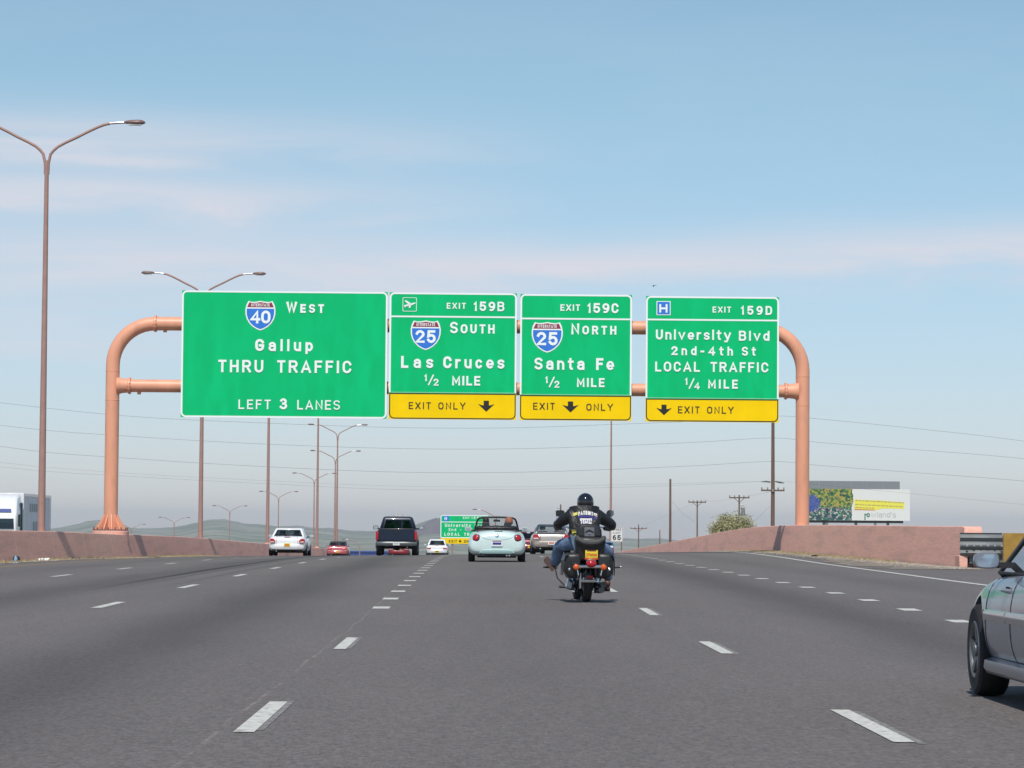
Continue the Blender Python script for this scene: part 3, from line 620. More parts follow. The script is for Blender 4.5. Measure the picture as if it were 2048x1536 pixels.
s1, ln, ar, lx, lz = sign('widest green overhead sign with the 40 shield, reading WEST, Gallup, THRU TRAFFIC, LEFT 3 LANES', 362, 584, 772, 837)
shield(s1, lx(518.5), lz(632), 56*U, '40', 0.0)
ln('lettering', 'WEST', 570, 645, 627, 605, small=True, stroke=.20); ln('lettering', 'Gallup', 509, 624, 704, 680, stroke=.21)
ln('lettering', 'THRU TRAFFIC', 436, 701, 747, 722); ln('lettering', 'LEFT', 477, 541, 820, 801, stroke=.15); ln('lettering', '3', 559, 576, 820, 798, stroke=.2); ln('lettering', 'LANES', 594, 679, 820, 801, stroke=.15)
s2, ln, ar, lx, lz = sign('green and yellow overhead sign with an aircraft symbol, reading EXIT 159B, 25 SOUTH, Las Cruces', 776, 587, 1030, 840, split=635, yel=788)
shield(s2, lx(848.5), lz(671), 56*U, '25', 0.0)
ln('lettering', 'EXIT', 890, 928, 619, 607, stroke=.19); ln('lettering', '159B', 944, 1005, 623, 604, stroke=.2)
ln('lettering', 'SOUTH', 897, 986, 668, 645, small=True); ln('lettering', 'Las', 800, 864, 738, 714, stroke=.21); ln('lettering', 'Cruces', 884, 1006, 738, 714, stroke=.21)
def half(ln, x, yb, n2):   # 1/2 or 1/4 fraction
    ln('lettering', '1', x, x+8, yb-8, yb-22, stroke=.22); ln('lettering', '/', x+7, x+20, yb, yb-21, stroke=.13); ln('lettering', n2, x+18, x+31, yb+1, yb-13, stroke=.2)
half(ln, 847, 772, '2'); ln('lettering', 'MILE', 902, 958, 772, 753, stroke=.2)
ln('black_lettering', 'EXIT', 816, 860, 820, 806, 'black', .15); ln('black_lettering', 'ONLY', 875, 929, 820, 806, 'black', .15); ar(970.5, 802, 824)
frame('symbol_frame', rrect(lx(802), lz(625), lx(830), lz(597), .05), rrect(lx(803), lz(624), lx(829), lz(598), .04), -.005, M['signwhite'], s2)
ac, cz_ = lx(816), lz(611)
def AP(l): return [(ac+a*U, cz_+b*U) for a, b in l]
flat('aircraft_symbol', [AP([(12.2,2.6),(11,4.2),(4,2.6),(-4,.2),(-11.5,-1.6),(-11,-4.4),(-4,-3.6),(5,-1.2)]), AP([(-2,-.2),(3.4,2.0),(-6,7.6),(-9.5,8.2),(-9.8,6.6)]), AP([(-1.5,-2.4),(3.2,-1.2),(1.4,-6.6),(-1.8,-7.4)]), AP([(-8,-3),(-6,-3),(-8.4,-6.2),(-10.4,-5.8)])], -.006, M['signwhite'], s2)
s3, ln, ar, lx, lz = sign('green and yellow overhead sign reading EXIT 159C, 25 NORTH, Santa Fe, third from the left', 1037, 590, 1260, 842, split=639, yel=792)
shield(s3, lx(1091), lz(675), 58*U, '25', 0.0)
ln('lettering', 'EXIT', 1117, 1156, 623, 610, stroke=.19); ln('lettering', '159C', 1171, 1233, 627, 607, stroke=.2); ln('lettering', 'NORTH', 1139, 1229, 670, 648, small=True)
ln('lettering', 'Santa', 1066, 1166, 741, 717, stroke=.21); ln('lettering', 'Fe', 1189, 1225, 741, 717, stroke=.21); half(ln, 1088, 776, '2'); ln('lettering', 'MILE', 1151, 1206, 775, 757, stroke=.2)
ln('black_lettering', 'EXIT', 1064, 1107, 821, 807, 'black', .15); ln('black_lettering', 'ONLY', 1170, 1223, 822, 808, 'black', .15); ar(1138.5, 804, 826)
s4, ln, ar, lx, lz = sign('rightmost green and yellow overhead sign with a blue H, reading EXIT 159D, University Blvd', 1288, 594, 1554, 845, split=641, yel=799)
flat('hospital_symbol', [[(lx(1309), lz(632)), (lx(1337), lz(632)), (lx(1337), lz(604)), (lx(1309), lz(604))]], 0.001, M['signwhite'], s4)
flat('hospital_field', [[(lx(1310.5), lz(630.5)), (lx(1335.5), lz(630.5)), (lx(1335.5), lz(605.5)), (lx(1310.5), lz(605.5))]], -.003, M['blue'], s4)
ln('lettering', 'H', 1314.5, 1331.5, 627, 610, stroke=.22, wf=1.38)
ln('lettering', 'EXIT', 1421, 1458, 626, 614, stroke=.19); ln('lettering', '159D', 1478, 1540, 630, 612, stroke=.2)
ln('lettering', 'University', 1308, 1458, 681, 661, stroke=.20); ln('lettering', 'Blvd', 1474, 1535, 682, 662, stroke=.20)
ln('lettering', '2nd-4th', 1339, 1462, 712, 694, stroke=.21); ln('lettering', 'St', 1480, 1508, 712, 694, stroke=.21)
ln('lettering', 'LOCAL TRAFFIC', 1307, 1533, 745, 725, stroke=.18); half(ln, 1367, 779, '4'); ln('lettering', 'MILE', 1413, 1472, 778, 760, stroke=.2)
ar(1325, 811, 832); ln('black_lettering', 'EXIT', 1353, 1396, 828, 814, 'black', .15); ln('black_lettering', 'ONLY', 1411, 1464, 828, 814, 'black', .15)

# ---------------------------------------------------------------- the gantry
XA, XB = -16.1, 14.2; zt, zb_ = SZ(640, 650), SZ(600, 774.5); rp = 0.305; rbm = 0.30
gz = 1.02; gt = empty('sign_gantry', (XA, GY, 0), 'salmon painted tubular sign gantry bridging the whole carriageway', 'gantry')
def lo(p): return (p[0]-XA, p[1]-GY, p[2])
er = 1.85
def column(x, s, zbase):
    pts = [(x, GY, zbase), (x, GY, 2.5), (x, GY, 5), (x, GY, zt-er)] + [(x+s*er*(1-math.cos(R(a))), GY, zt-er+er*math.sin(R(a))) for a in range(9, 91, 9)]
    MB().tube([lo(p) for p in pts], rp, 28).build('column', M['gantry'], gt, smooth=50)
column(XA, 1, gz); column(XB, -1, 0.3)
MB().tube([lo((XA+er+.02, GY, zt)), lo((XB-er-.02, GY, zt))], rbm, 28).build('upper_beam', M['gantry'], gt, smooth=50)
MB().tube([lo((XA+.25, GY, zb_)), lo((XB-.25, GY, zb_))], rbm-.02, 28).build('lower_beam', M['gantry'], gt, smooth=50)
def flange(x, z, r0):
    f_ = MB(); f_.lathe([(r0+.07, -.035), (r0+.07, .035)], c=lo((x, GY, z)), axis='X', n=28)
    for k in range(14):
        a = 2*math.pi*k/14; f_.cbox(x-XA, (r0+.035)*math.cos(a), z+(r0+.035)*math.sin(a), .13, .035, .035)
    f_.build('flange', M['gantry'], gt, smooth=30)
    MB().cbox(x-XA+(0.42 if x < 0 else -.42), 0, z-r0-.02, .16, .12, .12).build('drain_plug', M['gantry'], gt, bevel=.02)
flange(XA+er, zt, rbm); flange(XB-er, zt, rbm); flange(XA+.75, zb_, rbm); flange(XB-.75, zb_, rbm)
for x, s in ((XA, 1), (XB, -1)):
    MB().tube([lo((x+s*.2, GY, zb_)), lo((x+s*.42, GY, zb_)), lo((x+s*.75, GY, zb_))], [.40, .33, .30], 28).build('collar', M['gantry'], gt, smooth=60)
    for dz in (-.85, .85): MB().lathe([(rp+.004, -.012), (rp+.012, 0), (rp+.004, .012)], c=lo((x, GY, zb_+dz*.75)), n=28).build('weld_seam', M['gantry'], gt, smooth=60)
for k in range(12):
    a = 2*math.pi*k/12+.2; ca, sa = math.cos(a), math.sin(a); g = MB(); w = .022
    prof = [(rp-.02, 0), (.70, 0), (.69, .05), (rp+.14, .38), (rp+.004, .66), (rp-.02, .66)]
    vs_ = [(ca*r_-sa*w, sa*r_+ca*w, gz+.02+h) for r_, h in prof]+[(ca*r_+sa*w, sa*r_-ca*w, gz+.02+h) for r_, h in prof]
    g.add(vs_, [(0,1,2,3,4,5), (11,10,9,8,7,6)]+[(i, i+6, (i+1) % 6+6, (i+1) % 6) for i in range(6)]); g.build('gusset_fin', M['gantry'], gt, smooth=0)
MB().lathe([(.78, -.04), (.78, .02)], c=(0, 0, gz), n=32).build('base_plate', M['lamp'], gt, smooth=30)
ab = MB().lathe([(.028,-.05),(.028,.05)], n=6).build('anchor_bolt', M['lamp'], gt, smooth=0)
for k in range(16):
    a = 2*math.pi*k/16; q = ab if k == 0 else ab.copy()
    if k: scene.collection.objects.link(q)
    q.location = (.74*math.cos(a), .74*math.sin(a), gz+.06)
MB().lathe([(.80, -1.4), (.80, -.06), (.77, -.03)], c=(0, 0, gz), n=32).build('pedestal', M['wall'], gt, smooth=30)
MB().lathe([(.6, -1.2), (.6, 0.3)], c=lo((XB, GY, 0)), n=24).build('pedestal', M['wall'], gt, smooth=30)
for (a, b) in ((362, 772), (776, 1030), (1037, 1260), (1288, 1554)):   # hangers between beams and sign frames
    for t in (.12, .5, .88):
        x = SX(a+(b-a)*t); MB().cbox(x-XA, -.36, (zt+zb_)/2, .10, .12, zt-zb_+1.0).build('hanger', M['signback'], gt, smooth=0)

# ---------------------------------------------------------------- street lamps
ARM = [(.05,-.5),(.06,-.1),(.13,.23),(.25,.38),(.40,.51),(.67,.66),(1.05,.84),(1.43,1.04),(1.80,1.22),(2.05,1.32),(2.26,1.37)]
def lamp_head(parent, s, z):
    prof = [(2.78,.035,.05),(2.86,.06,.10),(3.05,.085,.14),(3.3,.095,.15),(3.45,.08,.13),(3.54,.03,.05)]
    rings_ = []
    for x, hz, hy in prof:
        rings_.append([(s*x, hy*math.cos(a), z+1.41+(hz*1.15 if math.sin(a) > 0 else hz*.8)*math.sin(a)) for a in [2*math.pi*k/10 for k in range(10)]])
    h_ = MB().rings(rings_).build('lamp_head', M['lamp'], parent, smooth=60)
    MB().box(min(s*2.95, s*3.4), max(s*2.95, s*3.4), -.09, .09, z+1.41-.10, z+1.41-.055).build('lamp_lens', M['lens'], h_, smooth=0)
def lamp(name, label, sides, H=14.6, group='street lamps along the median'):
    root = empty(name, (0, 0, 0), label, 'street lamp', group)
    MB().tube([(0,0,0),(0,0,3),(0,0,8),(0,0,H)], [.145,.128,.105,.075], 14).build('pole', M['pole'], root, smooth=60)
    MB().box(-.19,.19,-.19,.19,-.02,.16).build('base_plate', M['gantry'], root, bevel=.03)
    MB().box(-.26,.26,-.24,.24,-1.1,-.02).build('pedestal', M['wall'], root, bevel=.03)
    for s in sides:
        MB().tube([(s*x, 0, H+z) for x, z in ARM], .052, 8).build('arm', M['pole'], root, smooth=60)
        MB().tube([(s*2.24,0,H+1.372),(s*2.55,0,H+1.40),(s*2.80,0,H+1.41)], .045, 8).build('arm_tip', M['alu'], root, smooth=60)
        lamp_head(root, s, H)
    return root
lab = ['tallest twin-arm street lamp at far left, its left arm cut by the picture edge', 'twin-arm street lamp rising behind the widest green sign, its arms above it',
 'lamp post left of the white sedan with its top hidden by the wide green sign', 'lamp post right of the white sedan with its top hidden by the wide green sign',
 'tallest complete twin-arm street lamp below the wide sign, above the small red car', 'twin-arm street lamp just below and nearly in line with the tallest one under the sign',
 'twin-arm street lamp whose right lamp meets the pole of its neighbour', 'twin-arm street lamp standing right above the roof of the white sedan', 'small twin-arm street lamp over the flat volcano hill',
 'small twin-arm street lamp halfway between the gantry column and the second lamp', 'tiny farthest twin-arm street lamp beside the gantry column base']
LP = [(112,-15.75),(176,-15.75),(240,-16.3),(304,-15.8),(368,-16.8),(432,-20),(496,-26.3),(560,-36.1),(624,-50),(688,-67.4),(750,-83.8)]
HZ = [14.85+.95, 15.6, None, None, 13.5, 12.0, 10.0, 7.8, 5.6, 3.4, 1.9]   # height of the lamp heads over the zero plane
lamp0 = lamp('street_lamp', lab[0], (-1, 1))
for i, (y, x) in enumerate(LP):
    o = lamp0 if i == 0 else copy_tree(lamp0)
    o['label'] = lab[i]; z = G(x, y)+1.02
    if i == 1: z -= .05
    if HZ[i]: z = HZ[i]-14.6-1.41
    o.location = (x, y, z); o.rotation_euler.z = (0.0 if y < 340 else (y-330)/1230.0)
    o.name = 'street_lamp'
lr = lamp('street_lamp', 'single lamp post standing on the right wall beside the speed limit sign', (-1,), group='street lamps on the right wall'); lr.location = (13.72, 322, G(13.7, 322)+1.1)
l2 = lamp('street_lamp', 'small single-arm street lamp between the red car and the dark pickup', (-1,), H=11, group='single-arm street lamps beyond the crest'); l2.location = (-23.4, 613, -12.3-1.0)
l3 = copy_tree(l2); l3.name = 'street_lamp'; l3['label'] = 'single-arm street lamp rising behind the windscreen of the open car'; l3.location = (2.6, 480, 4.3-12.4)

# ---------------------------------------------------------------- utility poles and wires
def upole(label, x, y, ztop, zbot, r, arms, group=None):
    root = empty('utility_pole', (x, y, zbot), label, 'utility pole', group); H = ztop-zbot
    MB().tube([(0,0,0),(0.02,0,H*.5),(0,0,H)], [r*1.15, r, r*.8], 10).build('pole', M['wood'], root, smooth=60)
    for (za, hw, brace) in arms:
        zz = za-zbot; a = MB().cbox(0, -.12, zz, hw*2, .12, .14).build('crossarm', M['wood'], root, smooth=0)
        for q in (-.94, -.45, .45, .94): MB().lathe([(.04,0),(.075,.06),(.05,.12),(.07,.18),(.03,.22)], c=(hw*q, -.12, zz+.07), n=8).build('insulator', M['ceramic'], a, smooth=60)
        if brace:
            for s in (-1, 1): MB().tube([(s*hw*.5, -.14, zz-.05), (0, -.14, zz-.55)], .03, 6).build('brace', M['wood'], root)
    return root
def at(px, py, y):   # image pixel to world: bearing and height of a far thing from the picture, at distance y
    return (px-957)/6200*y, EYE+(1060+(px-957)*0.00785-py)/6200*y
x, z = at(1545, 828, 270); P1 = (x, 270, z)
up = upole('tallest dark wooden utility pole, under the right end of the rightmost green sign', x, 270, z, -3, .17, [(at(1545, 981, 270)[1], 1.02, False)])
g = MB(); zz = at(1545, 964, 270)[1]+3
g.tube([(-1.0,-.1,zz),(-.6,-.1,zz+.04),(-.2,-.1,zz-.03)], [.03,.07,.05], 8); g.tube([(.2,-.1,zz+.05),(.6,-.1,zz-.03),(1.0,-.1,zz-.09)], [.05,.08,.03], 8); g.build('line_switch', M['wire'], up)
MB().tube([(0,-.22,at(1545,981,270)[1]+3-.12),(0,-.22,at(1545,981,270)[1]+3+.12)], .09, 10).build('bracket', M['ceramic'], up)
x, z = at(1340, 958, 330); upole('bare brown utility pole without crossarms, left of the two T-shaped poles', x, 330, z, -4, .135, [])
x, z = at(1394, 1001, 400); upole('T-shaped utility pole left of the round bush', x, 400, z, -5, .10, [(at(1394, 1004.5, 400)[1], 1.15, True)], 'T-shaped utility poles'); P3 = (x, 400, z)
x, z = at(1478, 990, 350); p4 = upole('T-shaped utility pole rising behind the round bush', x, 350, z, -4, .10, [(at(1478, 995.5, 350)[1], 1.15, True)], 'T-shaped utility poles'); P4 = (x, 350, z)
zt_ = at(1487, 1022, 350)[1]+4; MB().lathe([(.2,-.5),(.24,-.45),(.24,.35),(.2,.4)], c=(.42,-.05,zt_), n=12).build('transformer', M['signback'], p4)
MB().ball((.3,-.2,zt_+.62), .28,.14,.09).build('yard_light', M['lens'], p4)
x, z = at(1277, 1049, 520); p5 = upole('small T-shaped utility pole right of the speed limit sign', x, 520, z, -14, .11, [(at(1277, 1057, 520)[1], 1.4, True)], 'T-shaped utility poles'); P5 = (x, 520, z)
x, z = at(1319.5, 1060, 560); upole('stubby utility post just above the right wall with a lamp arm', x, 560, z, -9, .11, [])
x, z = at(1121, 1009, 420); p7 = upole('grey utility pole right behind the left mirror of the motorcycle', x, 420, z, -7, .12, [])
MB().tube([(0,0,z+6.4),(-.3,0,z+6.5),(-.6,0,z+6.3)], .03, 6).build('lamp_arm', M['alu'], p7); MB().ball((-.62,0,z+6.2), .16,.12,.14).build('lamp_globe', M['lens'], p7)
wn = 0
WL = ['highest overhead wire, crossing behind the tops of the signs', 'second overhead wire from the top, bare and dark below the signs', 'third overhead wire, sagging between the signs and the lamp heads', 'faint low overhead wire sagging just above the small street lamps', 'faint overhead wire close above the lowest one', 'short wire strung between the T-shaped poles right of centre', 'short wire dropping from the bare brown pole', 'loose wire beside the tallest wooden pole']
def wire(k, pts, y, r=.010):
    q = []
    for (px, py) in pts:
        a, b = at(px, py, y if not callable(y) else y(px)); q.append((a, y if not callable(y) else y(px), b))
    # smooth through the points placed by image pixels
    s = []
    for i in range(len(q)-1):
        p0 = Vector(q[max(i-1, 0)]); p1 = Vector(q[i]); p2 = Vector(q[i+1]); p3 = Vector(q[min(i+2, len(q)-1)])
        for t in [j/6 for j in range(6)]:
            s.append(0.5*((2*p1)+(-p0+p2)*t+(2*p0-5*p1+4*p2-p3)*t*t+(-p0+3*p1-3*p2+p3)*t**3))
    s.append(Vector(q[-1])); o = MB().tube(s, r, 4, cap=False).build('wire', M['wire'], smooth=60); tag(o, WL[k], 'overhead wire', 'overhead wires'); return o
wire(0, [(-500,745),(0,806),(260,833),(520,846),(780,855),(1010,856),(1220,849),(1400,842),(1545,832),(1640,838),(1840,858),(2048,882),(2600,960)], 270)
wire(1, [(-500,780),(0,851),(260,873),(520,888),(780,897),(1010,898),(1220,892),(1400,884),(1545,876),(1640,885),(1840,900),(2048,917),(2600,970)], 270)
wire(2, [(-500,805),(0,893),(260,917),(520,933),(780,944),(1010,945),(1220,939),(1400,931),(1545,923),(1640,931),(1840,946),(2048,962),(2600,1010)], 270)
wire(3, [(-500,870),(0,934),(260,953),(520,967),(780,979),(1010,979),(1220,975),(1400,969),(1545,963),(1640,970),(1840,989),(2048,1009),(2600,1060)], 270, .006)
wire(4, [(-500,860),(0,925),(260,947),(520,961),(780,972),(1010,974),(1220,970),(1400,966),(1545,962)], 272, .005)
wire(5, [(1545,983),(1500,992),(1478,996),(1430,1002),(1394,1005),(1330,1032),(1277,1057)], lambda px: 270+(1545-px)*.9, .006)
wire(6, [(1340,999),(1347,1006),(1362,1024),(1390,1044)], 330, .008)
wire(7, [(1545,1010),(1530,1022),(1512,1040),(1500,1052)], 270, .006)

# ---------------------------------------------------------------- billboard
BY = 427.0; ub = BY/6200
bx0, bz0 = at(1606, 1040, BY); bx1, bz1 = at(1820, 979, BY)
bb = empty('billboard', ((bx0+bx1)/2, BY, -6), 'wide billboard with a flower photograph and a white panel reading rowland\'s, above the right wall', 'billboard')
W2 = (bx1-bx0)/2; Z0 = bz0+6; Z1 = bz1+6
MB().box(-W2, W2, 0.02, .3, Z0, Z1).build('face', M['patch_white'], bb, smooth=0)
MB().box(-W2+.1, W2-.9, .1, .8, Z0-.35, Z0-.02).build('lower_beam', M['black'], bb, smooth=0)
for k in (-.6, 0, .6): MB().tube([(W2*k, .6, 0), (W2*k, .6, Z0+.5)], .2, 10).build('post', M['signback'], bb)
fm = bpy.data.materials.new('flower_print'); fm.use_nodes = True; t = fm.node_tree; b = t.nodes['Principled BSDF']; b.inputs['Roughness'].default_value = .6
co = N(t, 'ShaderNodeTexCoord'); vo = N(t, 'ShaderNodeTexVoronoi'); vo.inputs['Scale'].default_value = 4.6; vo.feature = 'SMOOTH_F1'; t.links.new(co.outputs['Object'], vo.inputs['Vector'])
sc_ = N(t, 'ShaderNodeSeparateColor'); t.links.new(vo.outputs['Color'], sc_.inputs[0]); spx = N(t, 'ShaderNodeSeparateXYZ'); t.links.new(co.outputs['Object'], spx.inputs[0])
def crmp(els, src):
    c = N(t, 'ShaderNodeValToRGB'); c.color_ramp.interpolation = 'EASE'; e = c.color_ramp.elements
    e[0].position = els[0][0]; e[0].color = (*els[0][1], 1); e[1].position = els[1][0]; e[1].color = (*els[1][1], 1)
    for p_, cc in els[2:]: q = e.new(p_); q.color = (*cc, 1)
    t.links.new(src, c.inputs[0]); return c.outputs[0]
upc = crmp([(0,(.02,.07,.06)),(.3,(.06,.15,.05)),(.5,(.30,.36,.06)),(.66,(.52,.30,.07)),(.76,(.03,.09,.10)),(.9,(.55,.45,.16))], sc_.outputs[0])
loc_ = crmp([(0,(.02,.05,.07)),(.35,(.05,.10,.12)),(.55,(.06,.22,.10)),(.68,(.70,.72,.68)),(.8,(.42,.06,.10)),(.88,(.03,.07,.22))], sc_.outputs[1])
mr = N(t, 'ShaderNodeMapRange'); mr.inputs['From Min'].default_value = Z0+(Z1-Z0)*.36; mr.inputs['From Max'].default_value = Z0+(Z1-Z0)*.46; t.links.new(spx.outputs['Z'], mr.inputs[0])
mm = N(t, 'ShaderNodeMix', data_type='RGBA'); t.links.new(mr.outputs[0], mm.inputs['Factor']); t.links.new(loc_, mm.inputs['A']); t.links.new(upc, mm.inputs['B'])
# blue bed at the left
dv = N(t, 'ShaderNodeVectorMath', operation='DISTANCE'); mpb = N(t, 'ShaderNodeMapping'); mpb.inputs['Scale'].default_value = (1, 0, 1); t.links.new(co.outputs['Object'], mpb.inputs[0]); t.links.new(mpb.outputs[0], dv.inputs[0]); dv.inputs[1].default_value = (-W2+1.2, 0, Z0+(Z1-Z0)*.55)
nb_ = N(t, 'ShaderNodeTexNoise'); nb_.inputs['Scale'].default_value = 2.2; t.links.new(co.outputs['Object'], nb_.inputs['Vector']); dd_ = N(t, 'ShaderNodeMath', operation='MULTIPLY_ADD'); t.links.new(nb_.outputs['Fac'], dd_.inputs[0]); dd_.inputs[1].default_value = 1.6; t.links.new(dv.outputs['Value'], dd_.inputs[2])
lt = N(t, 'ShaderNodeMapRange'); t.links.new(dd_.outputs[0], lt.inputs[0]); lt.inputs['From Min'].default_value = 1.7; lt.inputs['From Max'].default_value = 2.1; lt.inputs['To Min'].default_value = .85; lt.inputs['To Max'].default_value = 0
m3 = N(t, 'ShaderNodeMix', data_type='RGBA'); t.links.new(lt.outputs[0], m3.inputs['Factor']); t.links.new(mm.outputs['Result'], m3.inputs['A']); m3.inputs['B'].default_value = (.03,.07,.36,1); t.links.new(m3.outputs['Result'], b.inputs['Base Color'])
def bxx(p): return (p-957)/6200*BY-(bx0+bx1)/2
def bzz(p, px=1720): return at(px, p, BY)[1]+6
rb = random.Random(4); tear = [(bxx(1705)+rb.uniform(-.16,.16), Z0+(Z1-Z0)*i/10) for i in range(11)]
flat('flower_picture', [[(-W2, Z0), *tear[:1], *tear[1:], (-W2, Z1)]], .012, fm, bb)
hl = [(1709,999),(1760,1001),(1809,1005),(1809,1018),(1765,1017),(1752,1021),(1709,1019)]
M['hilite'] = mat('print_yellow', (.80, .74, .10), .6); M['print_red'] = mat('print_red', (.62,.20,.06), .6); M['print_grey'] = mat('print_grey', (.42,.47,.46), .6); M['print_green'] = mat('print_green', (.05,.18,.15), .6); M['print_brown'] = mat('print_brown', (.45,.36,.12), .6)
flat('highlighted_area', [[(bxx(a), bzz(b_, a)) for a, b_ in hl]], .010, M['hilite'], bb)
rb = random.Random(9)
for (y0_, xa, xb, m_) in ((1001,1711,1808,'print_brown'), (1009,1710,1808,'print_brown'), (1015,1710,1750,'print_brown')):
    ps = []; x = xa
    while x < xb-3:
        w = rb.uniform(3, 9); a = bxx(x); c = bxx(min(x+w, xb)); z = bzz(y0_+(x-xa)*.05, x); ps.append([(a, z-.07), (c, z-.07), (c, z+.07), (a, z+.07)]); x += w+1.6
    flat('small_print', ps, .006, M[m_], bb)
z = bzz(1020); flat('underline', [[(bxx(1709), z), (bxx(1750), z-.05), (bxx(1750), z+.05), (bxx(1709), z+.14)]], .006, M['print_red'], bb)
put = lambda a, c: (a, .004, c)
g = MB(); text_poly(g, 'o', bxx(1733), bzz(1034.5), 11*ub, put, width=7.5*ub, stroke=.22, wf=1.0); g.build('lettering', M['print_green'], bb, smooth=0, fixn=False)
g = MB(); text_poly(g, "wland's", bxx(1742), bzz(1034.5), 11*ub, put, width=50*ub, stroke=.10); g.build('lettering', M['print_grey'], bb, smooth=0, fixn=False)
flat('lettering', [[(bxx(1729), bzz(1040)), (bxx(1731.2), bzz(1040)), (bxx(1731.2), bzz(1027)), (bxx(1729), bzz(1027))], [(bxx(1731.2), bzz(1028.6)), (bxx(1733.5), bzz(1027)), (bxx(1733.5), bzz(1028.6)), (bxx(1731.2), bzz(1030.6))]], .004, M['print_green'], bb)
g2y = 440.0; a0, c0 = at(1606, 985, g2y); a1, c1 = at(1800, 963, g2y)
b2 = empty('billboard', ((a0+a1)/2, g2y, -6), 'plain grey back of a second billboard showing over the flower billboard', 'billboard')
n = 6
for k in range(n):
    xa = a0+(a1-a0)*k/n-(a0+a1)/2; xb = a0+(a1-a0)*(k+1)/n-(a0+a1)/2; MB().box(xa+.02, xb-.02, 0, .2, c0-2+6, c1+6).build('panel', M['signback'], b2, smooth=0)
for k in (-.5, .5): MB().tube([((a1-a0)/2*k, .5, 0), ((a1-a0)/2*k, .5, c1+5.5)], .2, 10).build('post', M['signback'], b2)

# ---------------------------------------------------------------- far exit sign, speed limit sign
FY = 383.0; uf = FY/6200
fx0, fz1 = at(881, 1030, FY); fx1, fz0 = at(977, 1088, FY)
fs = empty('highway_sign', ((fx0+fx1)/2, FY, -9), 'small distant green sign with yellow EXIT ONLY strip, left of the open aqua car', 'highway sign')
W2 = (fx1-fx0)/2; Z0 = fz0+9; Z1 = fz1+9; zy = at(900, 1076, FY)[1]+9
MB().box(-W2, W2, .01, .08, zy, Z1).build('panel', M['green'], fs, smooth=0); MB().box(-W2, W2, .01, .08, Z0, zy-.01).build('exit_only_panel', M['yellow'], fs, smooth=0)
frame('border', rrect(-W2, zy, W2, Z1, .2), rrect(-W2+.1, zy+.1, W2-.1, Z1-.1, .1), .003, M['signwhite'], fs)
zs = at(900, 1044, FY)[1]+9; flat('dividing_line', [[(-W2+.1, zs-.045), (W2-.1, zs-.045), (W2-.1, zs+.045), (-W2+.1, zs+.045)]], .002, M['signwhite'], fs)
def fl(s, p0, p1, pb, pt, m='signwhite', st=.2):
    g = MB(); text_poly(g, s, (p0-957)/6200*FY-(fx0+fx1)/2, at(910, pb, FY)[1]+9, (pb-pt)*uf, lambda a, b: (a, -.004, b), width=(p1-p0)*uf, stroke=st); g.build('lettering', M[m], fs, smooth=0, fixn=False)
fl('EXIT', 926, 939, 1037.5, 1033.5); fl('159D', 943, 963, 1038, 1033); fl('University Blvd', 890, 970, 1054, 1047.5); fl('2nd - 4th St', 897, 962, 1062, 1056.5); fl('LOCAL TRAFFIC', 889, 969, 1071.5, 1065.5)
fl('EXIT', 898, 914, 1085, 1080, 'black'); fl('ONLY', 928, 944, 1085, 1080, 'black')
ax_ = (920.5-957)/6200*FY-(fx0+fx1)/2; az_ = at(920, 1079.5, FY)[1]+9; s_ = 6*uf
flat('down_arrow', [[(ax_-.2*s_, az_), (ax_+.2*s_, az_), (ax_+.2*s_, az_-.4*s_), (ax_+.6*s_, az_-.35*s_), (ax_, az_-s_), (ax_-.6*s_, az_-.35*s_), (ax_-.2*s_, az_-.4*s_)]], -.004, M['black'], fs)
flat('hospital_symbol', [rrect(-W2+.35, zs+.1, -W2+1.05, zs+.75, .05)], .001, M['blue'], fs)
g = MB(); text_poly(g, 'H', -W2+.5, zs+.22, .42, lambda a, b: (a, -.006, b), width=.40, stroke=.2); g.build('lettering', M['signwhite'], fs, smooth=0, fixn=False)
for px in (905, 953): MB().tube([((px-957)/6200*FY-(fx0+fx1)/2, .2, 0), ((px-957)/6200*FY-(fx0+fx1)/2, .2, Z1-.5)], .09, 8).build('post', M['pole'], fs)
SY = 305.0; us = SY/6200
sx0, sz1 = at(1221.5, 1054.5, SY); sx1, sz0 = at(1245.5, 1084, SY)
sl = empty('speed_limit_sign', ((sx0+sx1)/2, SY, G(13.7, SY)), 'white rectangular speed limit sign reading 65, right of the motorcyclist', 'road sign')
b0 = G(13.7, SY); W2 = (sx1-sx0)/2; Z0 = sz0-b0; Z1 = sz1-b0
MB().prism(rrect(-W2, Z0, W2, Z1, .1), .0, .03).build('panel', M['patch_white'], sl, smooth=0)
def sg(s, w, zb, h, st=.17):
    g = MB(); text_poly(g, s, -w/2, Z0+zb, h, lambda a, b: (a, -.006, b), width=w, stroke=st); g.build('lettering', M['black'], sl, smooth=0, fixn=False)
sg('SPEED', .86, 1.12, .20); sg('LIMIT', .74, .80, .20); sg('65', .80, .18, .50, .2)
frame('border', rrect(-W2+.03, Z0+.03, W2-.03, Z1-.03, .08), rrect(-W2+.055, Z0+.055, W2-.055, Z1-.055, .06), -.003, M['black'], sl)
for s in (-1, 1): MB().box(s*W2*.8-.05, s*W2*.8+.05, .04, .12, .4, Z1-.2).build('post', M['wood'], sl, smooth=0)

